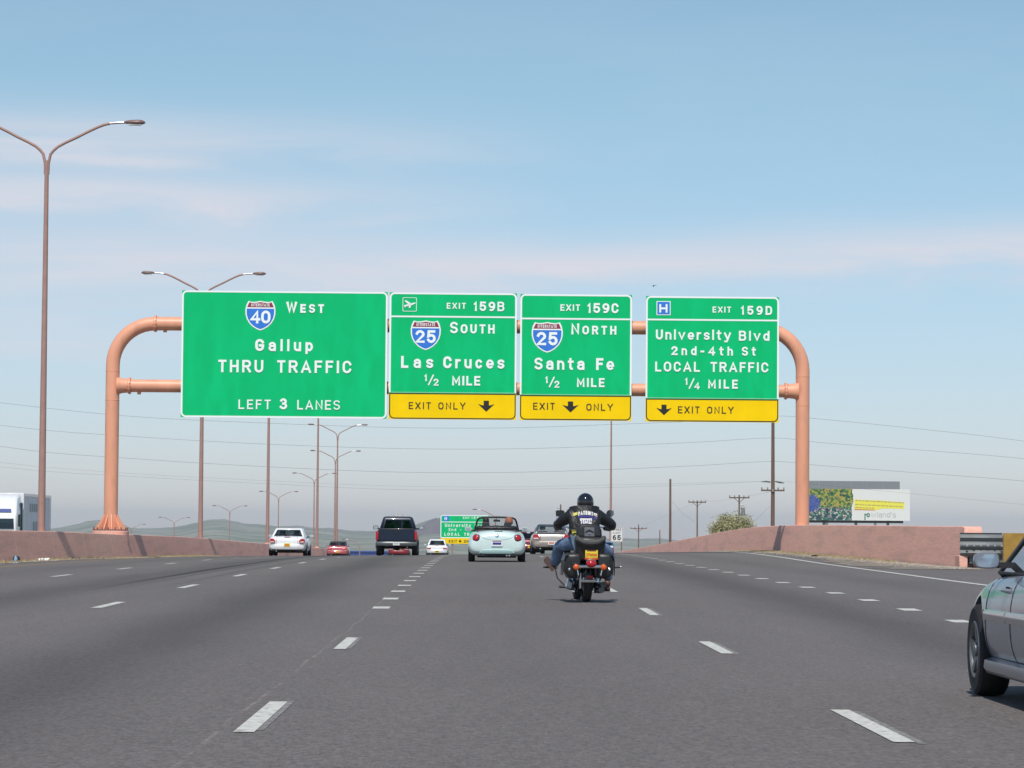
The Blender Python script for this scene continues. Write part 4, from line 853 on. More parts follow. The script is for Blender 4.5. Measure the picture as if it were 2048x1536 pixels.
# ---------------------------------------------------------------- crash cushion at the wall end
ck = empty('crash_cushion', (14.6, 89.6, G(14.6, 89.6)), 'ribbed grey steel crash cushion with yellow end plate in front of the right wall', 'crash cushion')
M['galv'] = mat('galvanised_steel', (.17,.185,.19), .6, metal=.2, var=.12, scale=5, dirt=(.17,.16,.15), dscale=4, dlo=.5, dhi=.7)
g = MB(); prof = [(0,.32),(.05,.36),(.09,.42),(.05,.48),(.0,.52),(.05,.56),(.10,.62),(.10,.66),(.05,.72),(0,.76),(.05,.80),(.09,.86),(.05,.92),(0,.96),(.03,1.0)]
rings_ = []
for i in range(9):
    a = i/8; x = -.72+1.22*a; y = -.30+.20*(1-math.cos(a*1.6)); y = -.30-.16*math.sin(math.pi*min(1, a*1.0)*.9)+.05
    rings_.append([(x, y-d, z) for d, z in prof]+[(x, y+.012-d, z) for d, z in reversed(prof)])
g.rings(rings_).build('corrugated_rail', M['galv'], ck, smooth=50)
for k in range(6): MB().cbox(-.55+k*.20, -.50, .64, .055, .05, .055).build('bolt', M['alu'], ck, smooth=0)
MB().box(-.74,-.50,-.30,.5,0,.34).build('support_block', M['wall'], ck, bevel=.02); MB().box(-.16,.02,-.30,.4,0,.34).build('support_block', M['wall'], ck, bevel=.02)
M['hazy'] = mat('hazard_yellow', (.36,.21,.04), .6, var=.15, scale=6)
g = MB(); rings_ = []
for i in range(7):
    a = R(-10+20*i); rings_.append([(.52+.75*(i/6), -.36-.10*math.sin(math.pi*i/6), z) for z in (.08, 1.0)]+[(.52+.75*(i/6), -.32-.10*math.sin(math.pi*i/6), z) for z in (1.0, .08)])
g.rings(rings_).build('yellow_plate', M['hazy'], ck, smooth=40)
MB().box(-.45,1.1,-.26,.5,.1,.94).build('cartridge_box', M['galv'], ck, bevel=.03)

# ---------------------------------------------------------------- bush, litter, far buildings, bird
def bush(label, x, y, zb, w, h, n, seed):
    root = empty('bush', (x, y, zb), label, 'bush'); rr = random.Random(seed); tips = []
    g = MB()
    for k in range(70):
        a = rr.uniform(0, 6.28); sp = rr.uniform(.15, 1)**.7; hh = h*(1-.35*sp*sp)*rr.uniform(.75, 1.0)
        e = Vector((math.cos(a)*w/2*sp, math.sin(a)*w/2*sp, hh)); m1 = Vector((e.x*.35, e.y*.35, hh*.5)); g.tube([(0,0,0), m1, e], [.05,.03,.01], 4, cap=False); tips += [m1.lerp(e, t_) for t_ in (.15,.35,.5,.65,.8,.92,1)]
    g.build('branches', M['wood'], root)
    g = MB()
    for _ in range(n):
        c = rr.choice(tips); p = c+Vector((rr.gauss(0,.22), rr.gauss(0,.22), rr.gauss(0,.20))); s = rr.uniform(.025,.075)
        d1 = Vector((rr.gauss(0,1), rr.gauss(0,1), rr.gauss(0,1))).normalized(); d2 = d1.cross(Vector((rr.gauss(0,1), rr.gauss(0,1), rr.gauss(0,1)))).normalized()
        g.add([p-d1*s*1.6, p+d2*s*.5, p+d1*s*1.6, p-d2*s*.5], [(0,1,2,3)])
    m_ = M.get('leaf') or mat('olive_leaves', (.36,.35,.19), .7, var=.3, scale=2.2, dirt=(.40,.37,.20), dscale=3.5, dlo=.48, dhi=.6); M['leaf'] = m_
    g.build('foliage', m_, root, smooth=0, fixn=False)
bush('round olive green bush topping the right wall left of the tallest wooden pole', 19.0, 232, -1.5, 3.5, 4.35, 19000, 12)
bush('low dry scrub at the left foot of the round bush', 16.6, 238, -1.5, 2.0, 2.0, 1600, 8)
z = G(-15.0, 101); o = MB().ball((-15.0, 101, z+.10), .12,.12,.11).build('trash_bag', M['under']); tag(o, 'small black bag of litter at the foot of the left wall', 'litter')
o = MB().lathe([(.05,0),(.06,.02),(.06,.14),(.03,.19),(.03,.22)], c=(-14.93, 100.4, z)).build('plastic_bottle', mat('bottle_blue', (.25,.42,.55), .3)); tag(o, 'pale blue bottle in front of the black litter bag', 'litter')
for dx, yy, la in ((0, 106.2, 'white scrap of paper by the left wall, the left one of two'), (.05, 107.3, 'white scrap of paper by the left wall, the right one of two')):
    z = G(-14.9, yy); o = MB().add([(-15.05+dx, yy-.1, z+.01), (-14.87+dx, yy-.06, z+.03), (-14.85+dx, yy+.1, z+.10), (-15.02+dx, yy+.08, z+.09)], [(0,1,2,3)]).build('paper_scrap', M['patch_white'], smooth=0); tag(o, la, 'litter')
z = G(12.6, 118); o = MB().ball((12.7, 117, G(12.7, 117)+.03), .16,.06,.035, 8, 5).build('tyre_scrap', M['tyre']); tag(o, 'dark scrap of tyre lying on the gravel by the right wall', 'litter')
M['p_whs'] = mat('warehouse_blue', (.04,.075,.26), .6, var=.1, scale=.3)
wx0, wz1 = at(691, 1102, 760); wx1, _ = at(775, 1102, 760)
wh = empty('warehouse', ((wx0+wx1)/2, 760, -16), 'long low bright blue building between the red car and the dark pickup', 'building')
n = 8; Wd = wx1-wx0
for k in range(n): MB().box(-Wd/2+Wd*k/n+.03, -Wd/2+Wd*(k+1)/n-.03, 0, .3, 0, wz1+16-.3).build('wall_panel', M['p_whs'], wh, smooth=0)
MB().box(-Wd/2-.2, Wd/2+.2, -.2, 12, wz1+16-.3, wz1+16).build('roof', M['p_whs'], wh, smooth=0); MB().box(-Wd/2, Wd/2, .35, 11.8, 0, wz1+16-.3).build('core_wall', M['p_whs'], wh, smooth=0)
bx, bz = at(1304, 571, 180)
bd = empty('bird', (bx, 180, bz), 'tiny dark bird in the sky above the gap between the right signs', 'bird')
MB().ball((0,0,0), .045,.12,.045, 8, 6).build('body', M['under'], bd); 
for s in (-1, 1): MB().add([(0,.05,.02),(0,-.05,.02),(s*.10,-.03,.06),(s*.20,.0,.03),(s*.10,.06,.06)], [(0,1,2,3,4)]).build('wing', M['under'], bd, smooth=0)

# ---------------------------------------------------------------- vehicles
from mathutils.bvhtree import BVHTree
def profile(y, zb, zt, w, crown=.03, tuck=.88, shoulder=.93):
    h = zt-zb
    half = [(0, zb), (w*.6, zb), (w*tuck, zb+.01), (w*.975, zb+.18*h), (w, zb+.45*h), (w*.992, zb+.68*h), (w*.955, zb+.88*h), (w*shoulder*.93, zt-.005), (w*.6, zt+crown*.7), (0, zt+crown)]
    pts = [(x, y, z) for x, z in half]+[(-x, y, z) for x, z in reversed(half[1:-1])]
    return pts
def body_loft(name, secs, m, parent, arches=(), ra=.36, halfw=.9, sub=2, **kw):
    o = MB().rings([profile(*s, **kw) for s in secs]).build(name, m, None, smooth=180, sub=sub)
    bake(o)
    if arches:
        cut = []
        g = MB()
        for y in arches:
            for s in (-1, 1): g.lathe([(ra, min(s*(halfw-.34), s*(halfw+.3))), (ra, max(s*(halfw-.34), s*(halfw+.3)))], c=(0, y, ra-.03), axis='X', n=36)
        c = g.build('cut', M['under']); bm_ = o.modifiers.new('b', 'BOOLEAN'); bm_.operation = 'DIFFERENCE'; bm_.object = c; bm_.solver = 'EXACT'
        bake(o); bpy.data.objects.remove(c)
        if len(o.data.materials) > 1:
            while len(o.data.materials) > 1: o.data.materials.pop()
        for p in o.data.polygons: p.use_smooth = True
        try: o.data.set_sharp_from_angle(angle=R(32))
        except Exception: pass
    o.parent = parent
    return o
def cabin(parent, m, yb0, yb1, yt0, yt1, zb, zt, wb, wt, glass, inset=(.07,.07,.06,.06), bev=.10, crown=.03, frame_name='roof', rear_glass=True):
    """greenhouse: a shell of pillars and roof with real openings, panes set in them. base y from yb0 (rear) to yb1 (front)"""
    bm = bmesh.new()
    b = [bm.verts.new(p) for p in [(-wb,yb0,zb),(wb,yb0,zb),(wb,yb1,zb),(-wb,yb1,zb)]]
    t = [bm.verts.new(p) for p in [(-wt,yt0,zt),(wt,yt0,zt),(wt,yt1,zt),(-wt,yt1,zt)]]
    for i in range(4): bm.faces.new((b[i], b[(i+1)%4], t[(i+1)%4], t[i]))
    bm.faces.new(t); bm.normal_update()
    es = [e for e in bm.edges if not (e.verts[0] in b and e.verts[1] in b)]
    bmesh.ops.bevel(bm, geom=es, offset=bev, segments=3, profile=.6, affect='EDGES'); bm.normal_update()
    big = {}
    for f in bm.faces:
        c = f.calc_center_median(); n = f.normal; ar = f.calc_area()
        k = 'rear' if n.y < -.35 and abs(n.x) < .3 else 'front' if n.y > .35 and abs(n.x) < .3 else 'right' if n.x > .6 else 'left' if n.x < -.6 else None
        if k and (k not in big or ar > big[k].calc_area()): big[k] = f
    panes = []
    for k, f in big.items():
        ins = {'rear': inset[0], 'front': inset[1], 'right': inset[2], 'left': inset[3]}[k]
        bmesh.ops.inset_individual(bm, faces=[f], thickness=ins, depth=0)
        panes.append((k, [v.co.copy()-f.normal*.012 for v in f.verts])); 
    bmesh.ops.delete(bm, geom=[f for f in big.values()], context='FACES_ONLY')
    for v in bm.verts:   # crown the roof across
        if v.co.z > zt-.01: v.co.z += crown*(1-(v.co.x/wt)**2)
    me = bpy.data.meshes.new(frame_name); bm.to_mesh(me); bm.free(); me.materials.append(m)
    o = bpy.data.objects.new(frame_name, me); scene.collection.objects.link(o); o.parent = parent
    so = o.modifiers.new('solid', 'SOLIDIFY'); so.thickness = .045; so.offset = -1
    for p in me.polygons: p.use_smooth = True
    try: me.set_sharp_from_angle(angle=R(40))
    except Exception: pass
    for k, vs_ in panes:
        if k == 'rear' and not rear_glass: continue
        nm = {'rear': 'rear_window', 'front': 'windscreen'}.get(k, 'side_window')
        MB().add(vs_, [tuple(range(len(vs_)))]).build(nm, glass, parent, smooth=0, fixn=False)
        if k in ('left', 'right'):
            c = sum(vs_, Vector())/len(vs_); zmin = min(v.z for v in vs_); zmax = max(v.z for v in vs_)
            s = 1 if k == 'right' else -1
            MB().add([(wb*s*1.0, c.y-.05, zmin-.04), (wb*s*1.0, c.y+.05, zmin-.04), (wt*s*1.01, c.y+.02, zmax+.04), (wt*s*1.01, c.y-.07, zmax+.04), (wb*s*.96, c.y-.05, zmin-.04), (wb*s*.96, c.y+.05, zmin-.04), (wt*s*.97, c.y+.02, zmax+.04), (wt*s*.97, c.y-.07, zmax+.04)], [(0,1,2,3),(7,6,5,4),(0,4,5,1),(2,6,7,3),(1,5,6,2),(3,7,4,0)]).build('centre_pillar', M['plastic'], parent, smooth=0)
    return o
def wheel(parent, x, y, r, w, s, rim='rim', spokes=5):
    e = bpy.data.objects.new('wheel', None); scene.collection.objects.link(e); e.parent = parent; e.location = (x, y, r); e.empty_display_size = .2
    MB().lathe([(r*.62, -w*.46), (r*.90, -w*.5), (r*.975, -w*.42), (r, -w*.25), (r, w*.25), (r*.975, w*.42), (r*.90, w*.5), (r*.62, w*.46)], axis='X', n=36, caps=False).build('tyre', M['tyre'], e, smooth=40)
    g = MB(); g.lathe([(r*.64, s*w*.44), (r*.60, s*w*.50), (r*.56, s*w*.42), (r*.55, s*w*.05), (r*.54, -s*w*.40)], axis='X', n=36, caps=False)
    g.build('rim', M[rim], e, smooth=40)
    g = MB()
    for k in range(spokes):
        a = 2*math.pi*k/spokes+.3; c, q = math.cos(a), math.sin(a); wd = r*.075
        vs_ = []
        for rr_, ww, xx in ((r*.10, wd*1.5, s*w*.40), (r*.58, wd, s*w*.46)):
            vs_ += [(xx, rr_*c-ww*q, rr_*q+ww*c), (xx, rr_*c+ww*q, rr_*q-ww*c)]
        vs_ += [(v_[0]-s*.03, v_[1], v_[2]) for v_ in vs_]
        g.add(vs_, [(0,1,3,2), (4,6,7,5), (0,4,5,1), (2,3,7,6), (0,2,6,4), (1,5,7,3)])
    g.lathe([(r*.16, s*w*.38), (r*.15, s*w*.47), (r*.06, s*w*.5)], axis='X', n=18); g.build('spokes', M[rim], e, smooth=30)
    MB().lathe([(r*.55, -s*w*.05), (r*.55, s*w*.04)], axis='X', n=24).build('brake_disc', M['under'], e, smooth=30)
    return e
def mirrors(parent, m, x, y, z, sx=.24, sz=.15):
    for s in (-1, 1):
        g = MB(); rings_ = []
        for (yy, k) in ((-.06, .92), (-.05, 1.0), (.03, .95), (.10, .55)):
            rings_.append([(s*(x+sx*.5)+k*sx*.5*(abs(math.cos(a))**.6)*(1 if math.cos(a) > 0 else -1), y+yy, z+k*sz*.5*(abs(math.sin(a))**.6)*(1 if math.sin(a) > 0 else -1)) for a in [2*math.pi*i/16 for i in range(16)]])
        o = g.rings(rings_).build('wing_mirror', m, parent, smooth=50)
        k = .82; MB().add([(s*(x+sx*.5)+k*sx*.5*(abs(math.cos(a))**.6)*(1 if math.cos(a) > 0 else -1), y-.064, z+k*sz*.5*(abs(math.sin(a))**.6)*(1 if math.sin(a) > 0 else -1)) for a in [2*math.pi*i/16 for i in range(16)]], [tuple(range(16))]).build('mirror_glass', M['mirror'], o, smooth=0, fixn=False)
        MB().box(min(s*(x-.22), s*(x+.04)), max(s*(x-.22), s*(x+.04)), y-.02, y+.05, z-sz*.45, z-sz*.1).build('mirror_arm', M['plastic'], o, smooth=0)
def plate(parent, y, z, m, col='plate_red', w=.31, h=.155, text=None):
    o = MB().cbox(0, y, z, w, .012, h).build('license_plate', M[m], parent, smooth=0)
    g = MB(); put = lambda a, b_: (a, y-.0105, b_)
    if text:
        text_poly(g, text, -w*.40, z-h*.28, h*.5, put, width=w*.8, stroke=.17); g.build('plate_number', M[col], o, smooth=0, fixn=False)
    else:
        flat('plate_print', [[(-w*.38, z-h*.22), (w*.38, z-h*.22), (w*.38, z+h*.18), (-w*.38, z+h*.18)]], y-.0085, M[col], o)
    return o
def seats(parent, ys, z, m='seat', dx=.36, hz=.22, w=.46):
    for y, dd in ys:
        for s in dd:
            x = s*dx; o = MB().rings([[(x-w/2, y, z-.3), (x+w/2, y, z-.3), (x+w/2, y+.12, z-.3), (x-w/2, y+.12, z-.3)], [(x-w*.48, y-.06, z+.02), (x+w*.48, y-.06, z+.02), (x+w*.48, y+.06, z+.02), (x-w*.48, y+.06, z+.02)], [(x-w*.36, y-.10, z+.14), (x+w*.36, y-.10, z+.14), (x+w*.36, y+.0, z+.14), (x-w*.36, y+.0, z+.14)]]).build('seat', M[m], parent, bevel=.04)
            MB().rings([[(x-.12, y-.11, z+hz-.06), (x+.12, y-.11, z+hz-.06), (x+.12, y-.02, z+hz-.06), (x-.12, y-.02, z+hz-.06)], [(x-.11, y-.13, z+hz+.10), (x+.11, y-.13, z+hz+.10), (x+.11, y-.04, z+hz+.10), (x-.11, y-.04, z+hz+.10)]]).build('headrest', M[m], o, bevel=.035)
def sedan(label, x, y, p, L=4.75, W=.90, H=1.42, name='sedan', belt=.93, deck=.98, trunk_h=None, glass='glass', lights='corner', plate_m='plate_y', plate_c='plate_red', wr=.32, cabin_pos=(-1.72, 1.15, -1.0, .45), wbk=.93, roofw=.60, bumper=None, rot=0, seat_m='seat', rim='rim', spoiler=False, roof_m=None, group=None, moulding=False, plate_z=.50, hang=.30, bd=None):
    root = empty(name, (x, y, G(x, y)), label, 'car', group, rz=rot)
    # follow the slope of the road
    root.rotation_euler.x = math.atan2(G(x, y+1.4)-G(x, y-1.4), 2.8)
    h = L/2; bz = bumper or .60
    secs = [(-h, .40, .70, W*.80), (-h+.05, .30, .86, W*.90), (-h+.16, hang-.04, deck-.02, W*.955), (-h+.55, .22, deck, W*.985), (-1.3, .20, belt+.01, W), (-.2, .18, belt, W), (.9, .18, belt-.01, W), (1.25, .19, belt-.05, W*.995), (h-.75, .21, belt-.14, W*.965), (h-.25, .25, belt-.24, W*.90), (h-.05, .30, belt-.34, W*.80), (h, .36, belt-.42, W*.68)]
    ax = (-h+.98, h-.92)
    body = body_loft('body', secs, p, root, arches=ax, ra=wr+.06, halfw=W)
    yb0, yb1, yt0, yt1 = cabin_pos
    cabin(root, roof_m or p, yb0, yb1, yt0, yt1, belt-.03, H-.03, W*wbk*.93, roofw, M[glass], inset=(.035,.06,.05,.05), bev=.085)
    if roof_m: pass
    for yy in ax:
        for s in (-1, 1): wheel(root, s*(W-.115), yy, wr, .21, s, rim)
    # rear bumper, shut lines, lamps
    g = MB(); q = []
    for i in range(13):
        t = -1+2*i/12; xx = t*W*.94; yy = -h-.03+.30*abs(t)**5+.02*t*t; q.append([(xx, yy, .34), (xx*1.01, yy-.035, .42), (xx*1.01, yy-.04, .53), (xx, yy, bz), (xx, yy+.12, bz), (xx, yy+.12, .34)])
    g.rings(q).build('rear_bumper', bd or p, root, smooth=40)
    MB().cbox(0, -h+.20, .30, W*1.55, .3, .14).build('underbody', M['under'], root, bevel=.02)
    MB().box(-W*.72, W*.72, -h+.5, h-.5, .16, .30).build('floor_pan', M['under'], root, bevel=.02)
    for s in (-1, 1):
        if lights == 'corner': pl = [(.55,.66),(.90,.64),(.93,.74),(.90,.86),(.66,.88)]
        elif lights == 'oval': pl = [(.62,.66),(.86,.64),(.92,.72),(.90,.84),(.80,.89),(.68,.86),(.60,.76)]
        elif lights == 'wide': pl = [(.46,.70),(.92,.68),(.93,.80),(.46,.83)]
        elif lights == 'small': pl = [(.56,.62),(.90,.61),(.90,.72),(.56,.74)]
        poly = [(s*a*W, b_) for a, b_ in pl]; g = MB(); n = len(poly)
        f1 = [(a, -h-.035+.12*(abs(a)/W)**6+.16*max(0, b_-.74), b_) for a, b_ in poly]; f2 = [(a, -h+.45, b_) for a, b_ in poly]
        cx_ = sum(a for a, _, _ in f1)/n; cz__ = sum(b_ for _, _, b_ in f1)/n
        o = g.add(f1+f2, [tuple(range(n)), tuple(range(2*n-1, n-1, -1))]+[(i, i+n, (i+1) % n+n, (i+1) % n) for i in range(n)]).build('tail_light', M['red'], root, bevel=.012)
        flat('reversing_lens', [[(cx_+(a-cx_)*.8, cz__-.055+(b_-cz__)*.26) for a, b_ in poly]], -h-.056, M['clearlens'], o)
        MB().tube([(s*(W-.012), -.35, belt-.17), (s*(W+.012), -.30, belt-.165), (s*(W+.012), -.18, belt-.165), (s*(W-.012), -.13, belt-.17)], .014, 6).build('door_handle', M['plastic'], root)
    tl = [(-.56, bz+.02), (-.53, deck-.04), (.53, deck-.04), (.56, bz+.02)]
    for a, b_ in zip(tl[:-1], tl[1:]): 
        MB().tube([(a[0]*W, -h-.004+.1*abs(a[0])**4, a[1]), (b_[0]*W, -h-.004+.1*abs(b_[0])**4, b_[1])], .007, 4).build('shut_line', M['under'], root)
    pl_ = plate(root, -h-.085, plate_z, plate_m, plate_c)
    MB().tube([(-.55*W, -h+.3, .24), (-.55*W, -h-.02, .25)], .03, 10).build('exhaust_pipe', M['alu'], root)
    mirrors(root, p, W*.97, yb1-.42, belt+.07, .20, .13)
    seats(root, ((.05, (-1, 1)), (-.95, (-1, 1))), belt+.02, seat_m, dx=.36)
    if spoiler: MB().rings([[(-W*.72, -h+.10, deck+.035), (-W*.72, -h+.0, deck+.05), (-W*.72, -h+.10, deck+.075)], [(0, -h+.06, deck+.06), (0, -h-.05, deck+.085), (0, -h+.06, deck+.105)], [(W*.72, -h+.10, deck+.035), (W*.72, -h+.0, deck+.05), (W*.72, -h+.10, deck+.075)]]).build('rear_spoiler', p, root)
    MB().cbox(0, -h+.06, deck-.0, .30, .05, .022).build('brake_light', M['red'], root, smooth=0) if not spoiler else None
    return root

def person(name, label, loc, bones, radii, skin_m, kids=(), head=None, cat='person', parentless=True):
    root = empty(name, loc, label, cat)
    return root
def skinned(name, verts, edges, radii, m, parent, sub=2, root_i=0):
    me = bpy.data.meshes.new(name); me.from_pydata(verts, edges, []); me.update(); me.materials.append(m)
    o = bpy.data.objects.new(name, me); scene.collection.objects.link(o)
    sk = o.modifiers.new('skin', 'SKIN'); sk.use_smooth_shade = True
    for i, r_ in enumerate(radii):
        d = me.skin_vertices[0].data[i]; d.radius = (r_ if isinstance(r_, tuple) else (r_, r_)); d.use_root = (i == root_i)
    sb = o.modifiers.new('sub', 'SUBSURF'); sb.levels = sub; sb.render_levels = sub
    bake(o)
    if not o.data.materials: o.data.materials.append(m)
    for p_ in o.data.polygons: p_.use_smooth = True
    o.parent = parent; return o

# --- white sedan, left lane
sedan('white four-door sedan with a yellow plate driving close to the left wall', -9.65, 157+2.4, M['p_white'], L=5.3, W=.98, H=1.44, belt=.95, deck=1.0, glass='glass', lights='oval', cabin_pos=(-1.95, 1.1, -1.25, .35), roofw=.67, plate_z=.56, wbk=.96)
# --- champagne sedan
sedan('champagne sedan with a small rear spoiler and pale plate, half hidden by the motorcyclist', 3.25, 138+2.4, M['p_gold'], L=4.85, W=.90, H=1.36, belt=.92, deck=.97, glass='clearglass', lights='corner', cabin_pos=(-1.75, 1.35, -1.05, .4), roofw=.60, plate_m='plate_w', plate_c='amber', spoiler=True, bumper=.58, hang=.26, seat_m='seat_tan')
# --- dark red sedan partly hidden between
sedan('dark red sedan mostly hidden between the open aqua car and the champagne sedan', 3.15, 190, M['p_maroon'], L=4.7, W=.90, H=1.45, glass='darkglass', lights='wide')
# --- small faded red convertible-looking coupe
sedan('small faded red coupe with a dark roof, dipping behind the crest in the left lanes', -11.2, 249, M['p_pink'], L=4.5, W=.88, H=1.36, glass='glass', lights='small', plate_m='plate_y', roof_m=M['plastic'], roofw=.62, cabin_pos=(-1.45, 1.0, -.95, .35))
sedan('bright red car with a yellow plate seen beneath the dark pickup', -6.35, 250, M['p_red'], L=4.4, W=.88, H=1.36, glass='darkglass', lights='wide', plate_z=.74)
sedan('white hatchback with dark lower bumper between the pickup and the open aqua car', -3.15, 239, M['p_white'], L=4.1, W=.86, H=1.41, name='hatchback', glass='glass', lights='small', belt=.90, deck=.95, cabin_pos=(-1.92, 1.0, -1.35, .3), roofw=.58, plate_c='black', plate_z=.44, bd=None)

# --- blue van with a pale band
def van():
    x, y = 10.45, 262; r = empty('van', (x, y, G(x, y)), 'blue van with a pale stripe behind the motorcyclist\'s right shoulder', 'van')
    MB().rings([profile(*s, shoulder=.96, tuck=.93) for s in [(-2.4,.35,1.5,.86),(-2.33,.3,1.62,.93),(-1.5,.28,1.66,.95),(.8,.28,1.66,.95),(1.2,.28,1.5,.94),(1.75,.3,1.05,.92),(2.35,.32,.9,.88),(2.42,.4,.75,.8)]]).build('body', M['p_blue'], r, smooth=180, sub=1)
    MB().cbox(0,-2.36,1.24,1.66,.09,.16).build('stripe', M['plate_w'], r, smooth=0)
    MB().cbox(0,-2.37,1.46,1.40,.09,.22).build('rear_window', M['darkglass'], r, bevel=.02)
    for s in (-1,1): MB().cbox(s*.84,-2.36,.95,.10,.10,.36).build('tail_light', M['red'], r, bevel=.02)
    MB().cbox(0,-2.42,.5,1.8,.16,.20).build('rear_bumper', M['plastic'], r, bevel=.03); plate(r, -2.43, .78, 'plate_y')
    for yy in (-1.5, 1.5):
        for s in (-1, 1): wheel(r, s*.84, yy, .34, .22, s)
van()

# --- dark pickup
def pickup():
    x, y = -3.85, 146+2.7; r = empty('pickup_truck', (x, y, G(x, y)), 'dark navy pickup truck with a silver rear bumper in the middle lane', 'pickup truck')
    p = M['p_navy']; W = .97; h = 2.75
    # cargo bed
    secs = [(-h,.62,1.20,W*.985),(-h+.04,.60,1.235,W),(-1.6,.58,1.25,W*1.01),(-.75,.58,1.25,W*1.01)]
    body_loft('bed_side', secs, p, r, arches=(-1.75,), ra=.46, halfw=W, sub=1, shoulder=1.02, tuck=.97, crown=0)
    MB().box(-W*.86, W*.86, -h-.03, -h+.04, .70, 1.245).build('tailgate', p, r, bevel=.02)
    MB().box(-W*.86, W*.86, -h-.045, -h+.05, 1.235, 1.275).build('tailgate_cap', M['darkrim'], r, bevel=.01)
    MB().cbox(0, -h-.045, 1.13, .22, .03, .07).build('tailgate_handle', M['plastic'], r, smooth=0)
    body_loft('body', [(-.74,.52,1.27,W*.99),(-.6,.5,1.28,W),(.9,.48,1.27,W),(1.3,.5,1.22,W),(2.3,.52,1.15,W*.97),(2.72,.56,1.08,W*.92),(2.8,.62,1.0,W*.86)], p, r, arches=(1.75,), ra=.46, halfw=W, sub=1, shoulder=.98, tuck=.95)
    cabin(r, p, -.70, 1.25, -.52, .60, 1.24, 1.85, W*.90, .69, M['darkglass'], inset=(.07,.08,.07,.07), bev=.13)
    for s in (-1, 1):
        MB().box(min(s*W*.87, s*W*1.005), max(s*W*.87, s*W*1.005), -h-.035, -h+.12, .74, 1.15).build('tail_light', M['red'], r, bevel=.02)
        wheel(r, s*(W-.13), -1.75, .39, .26, s, 'alu'); wheel(r, s*(W-.13), 1.75, .39, .26, s, 'alu')
        MB().box(min(s*W, s*(W+.05)), max(s*W, s*(W+.05)), -1.55, -1.45, .35, .62).build('mud_flap', M['plastic'], r, smooth=0)
    g = MB(); q = []
    for i in range(13):
        t = -1+2*i/12; xx = t*W*.985; yy = -h-.20+.14*abs(t)**4; q.append([(xx, yy, .47), (xx, yy-.03, .52), (xx, yy-.03, .62), (xx, yy, .66), (xx, yy+.14, .66), (xx, yy+.14, .47)])
    g.rings(q).build('rear_bumper', mat('bumper_steel', (.15,.165,.17), .4, metal=.5), r, smooth=40); plate(r, -h-.25, .575, 'plate_w', 'print_grey')
    MB().tube([(-.75,-1.75,.39),(.75,-1.75,.39)], .07, 10).build('axle', M['under'], r); MB().ball((0,-1.75,.39), .17,.17,.16).build('differential', M['under'], r)
    MB().box(-.45,.45,-2.7,2.4,.48,.60).build('chassis', M['under'], r, smooth=0); MB().tube([(.5,-2.2,.42),(.5,-2.7,.40)], .035, 8).build('exhaust_pipe', M['alu'], r)
    MB().cbox(0,-.49,1.905,.42,.05,.03).build('brake_light', M['clearlens'], r, smooth=0)
    for k in (-.2, 0, .2): MB().cbox(k, -.28, 1.93, .07, .08, .03).build('roof_light', M['chrome'], r, bevel=.008)
    mirrors(r, M['plastic'], W*1.0, .95, 1.33, .26, .19); seats(r, ((-.05, (-1, 1)),), 1.32, dx=.42, w=.5)
pickup()

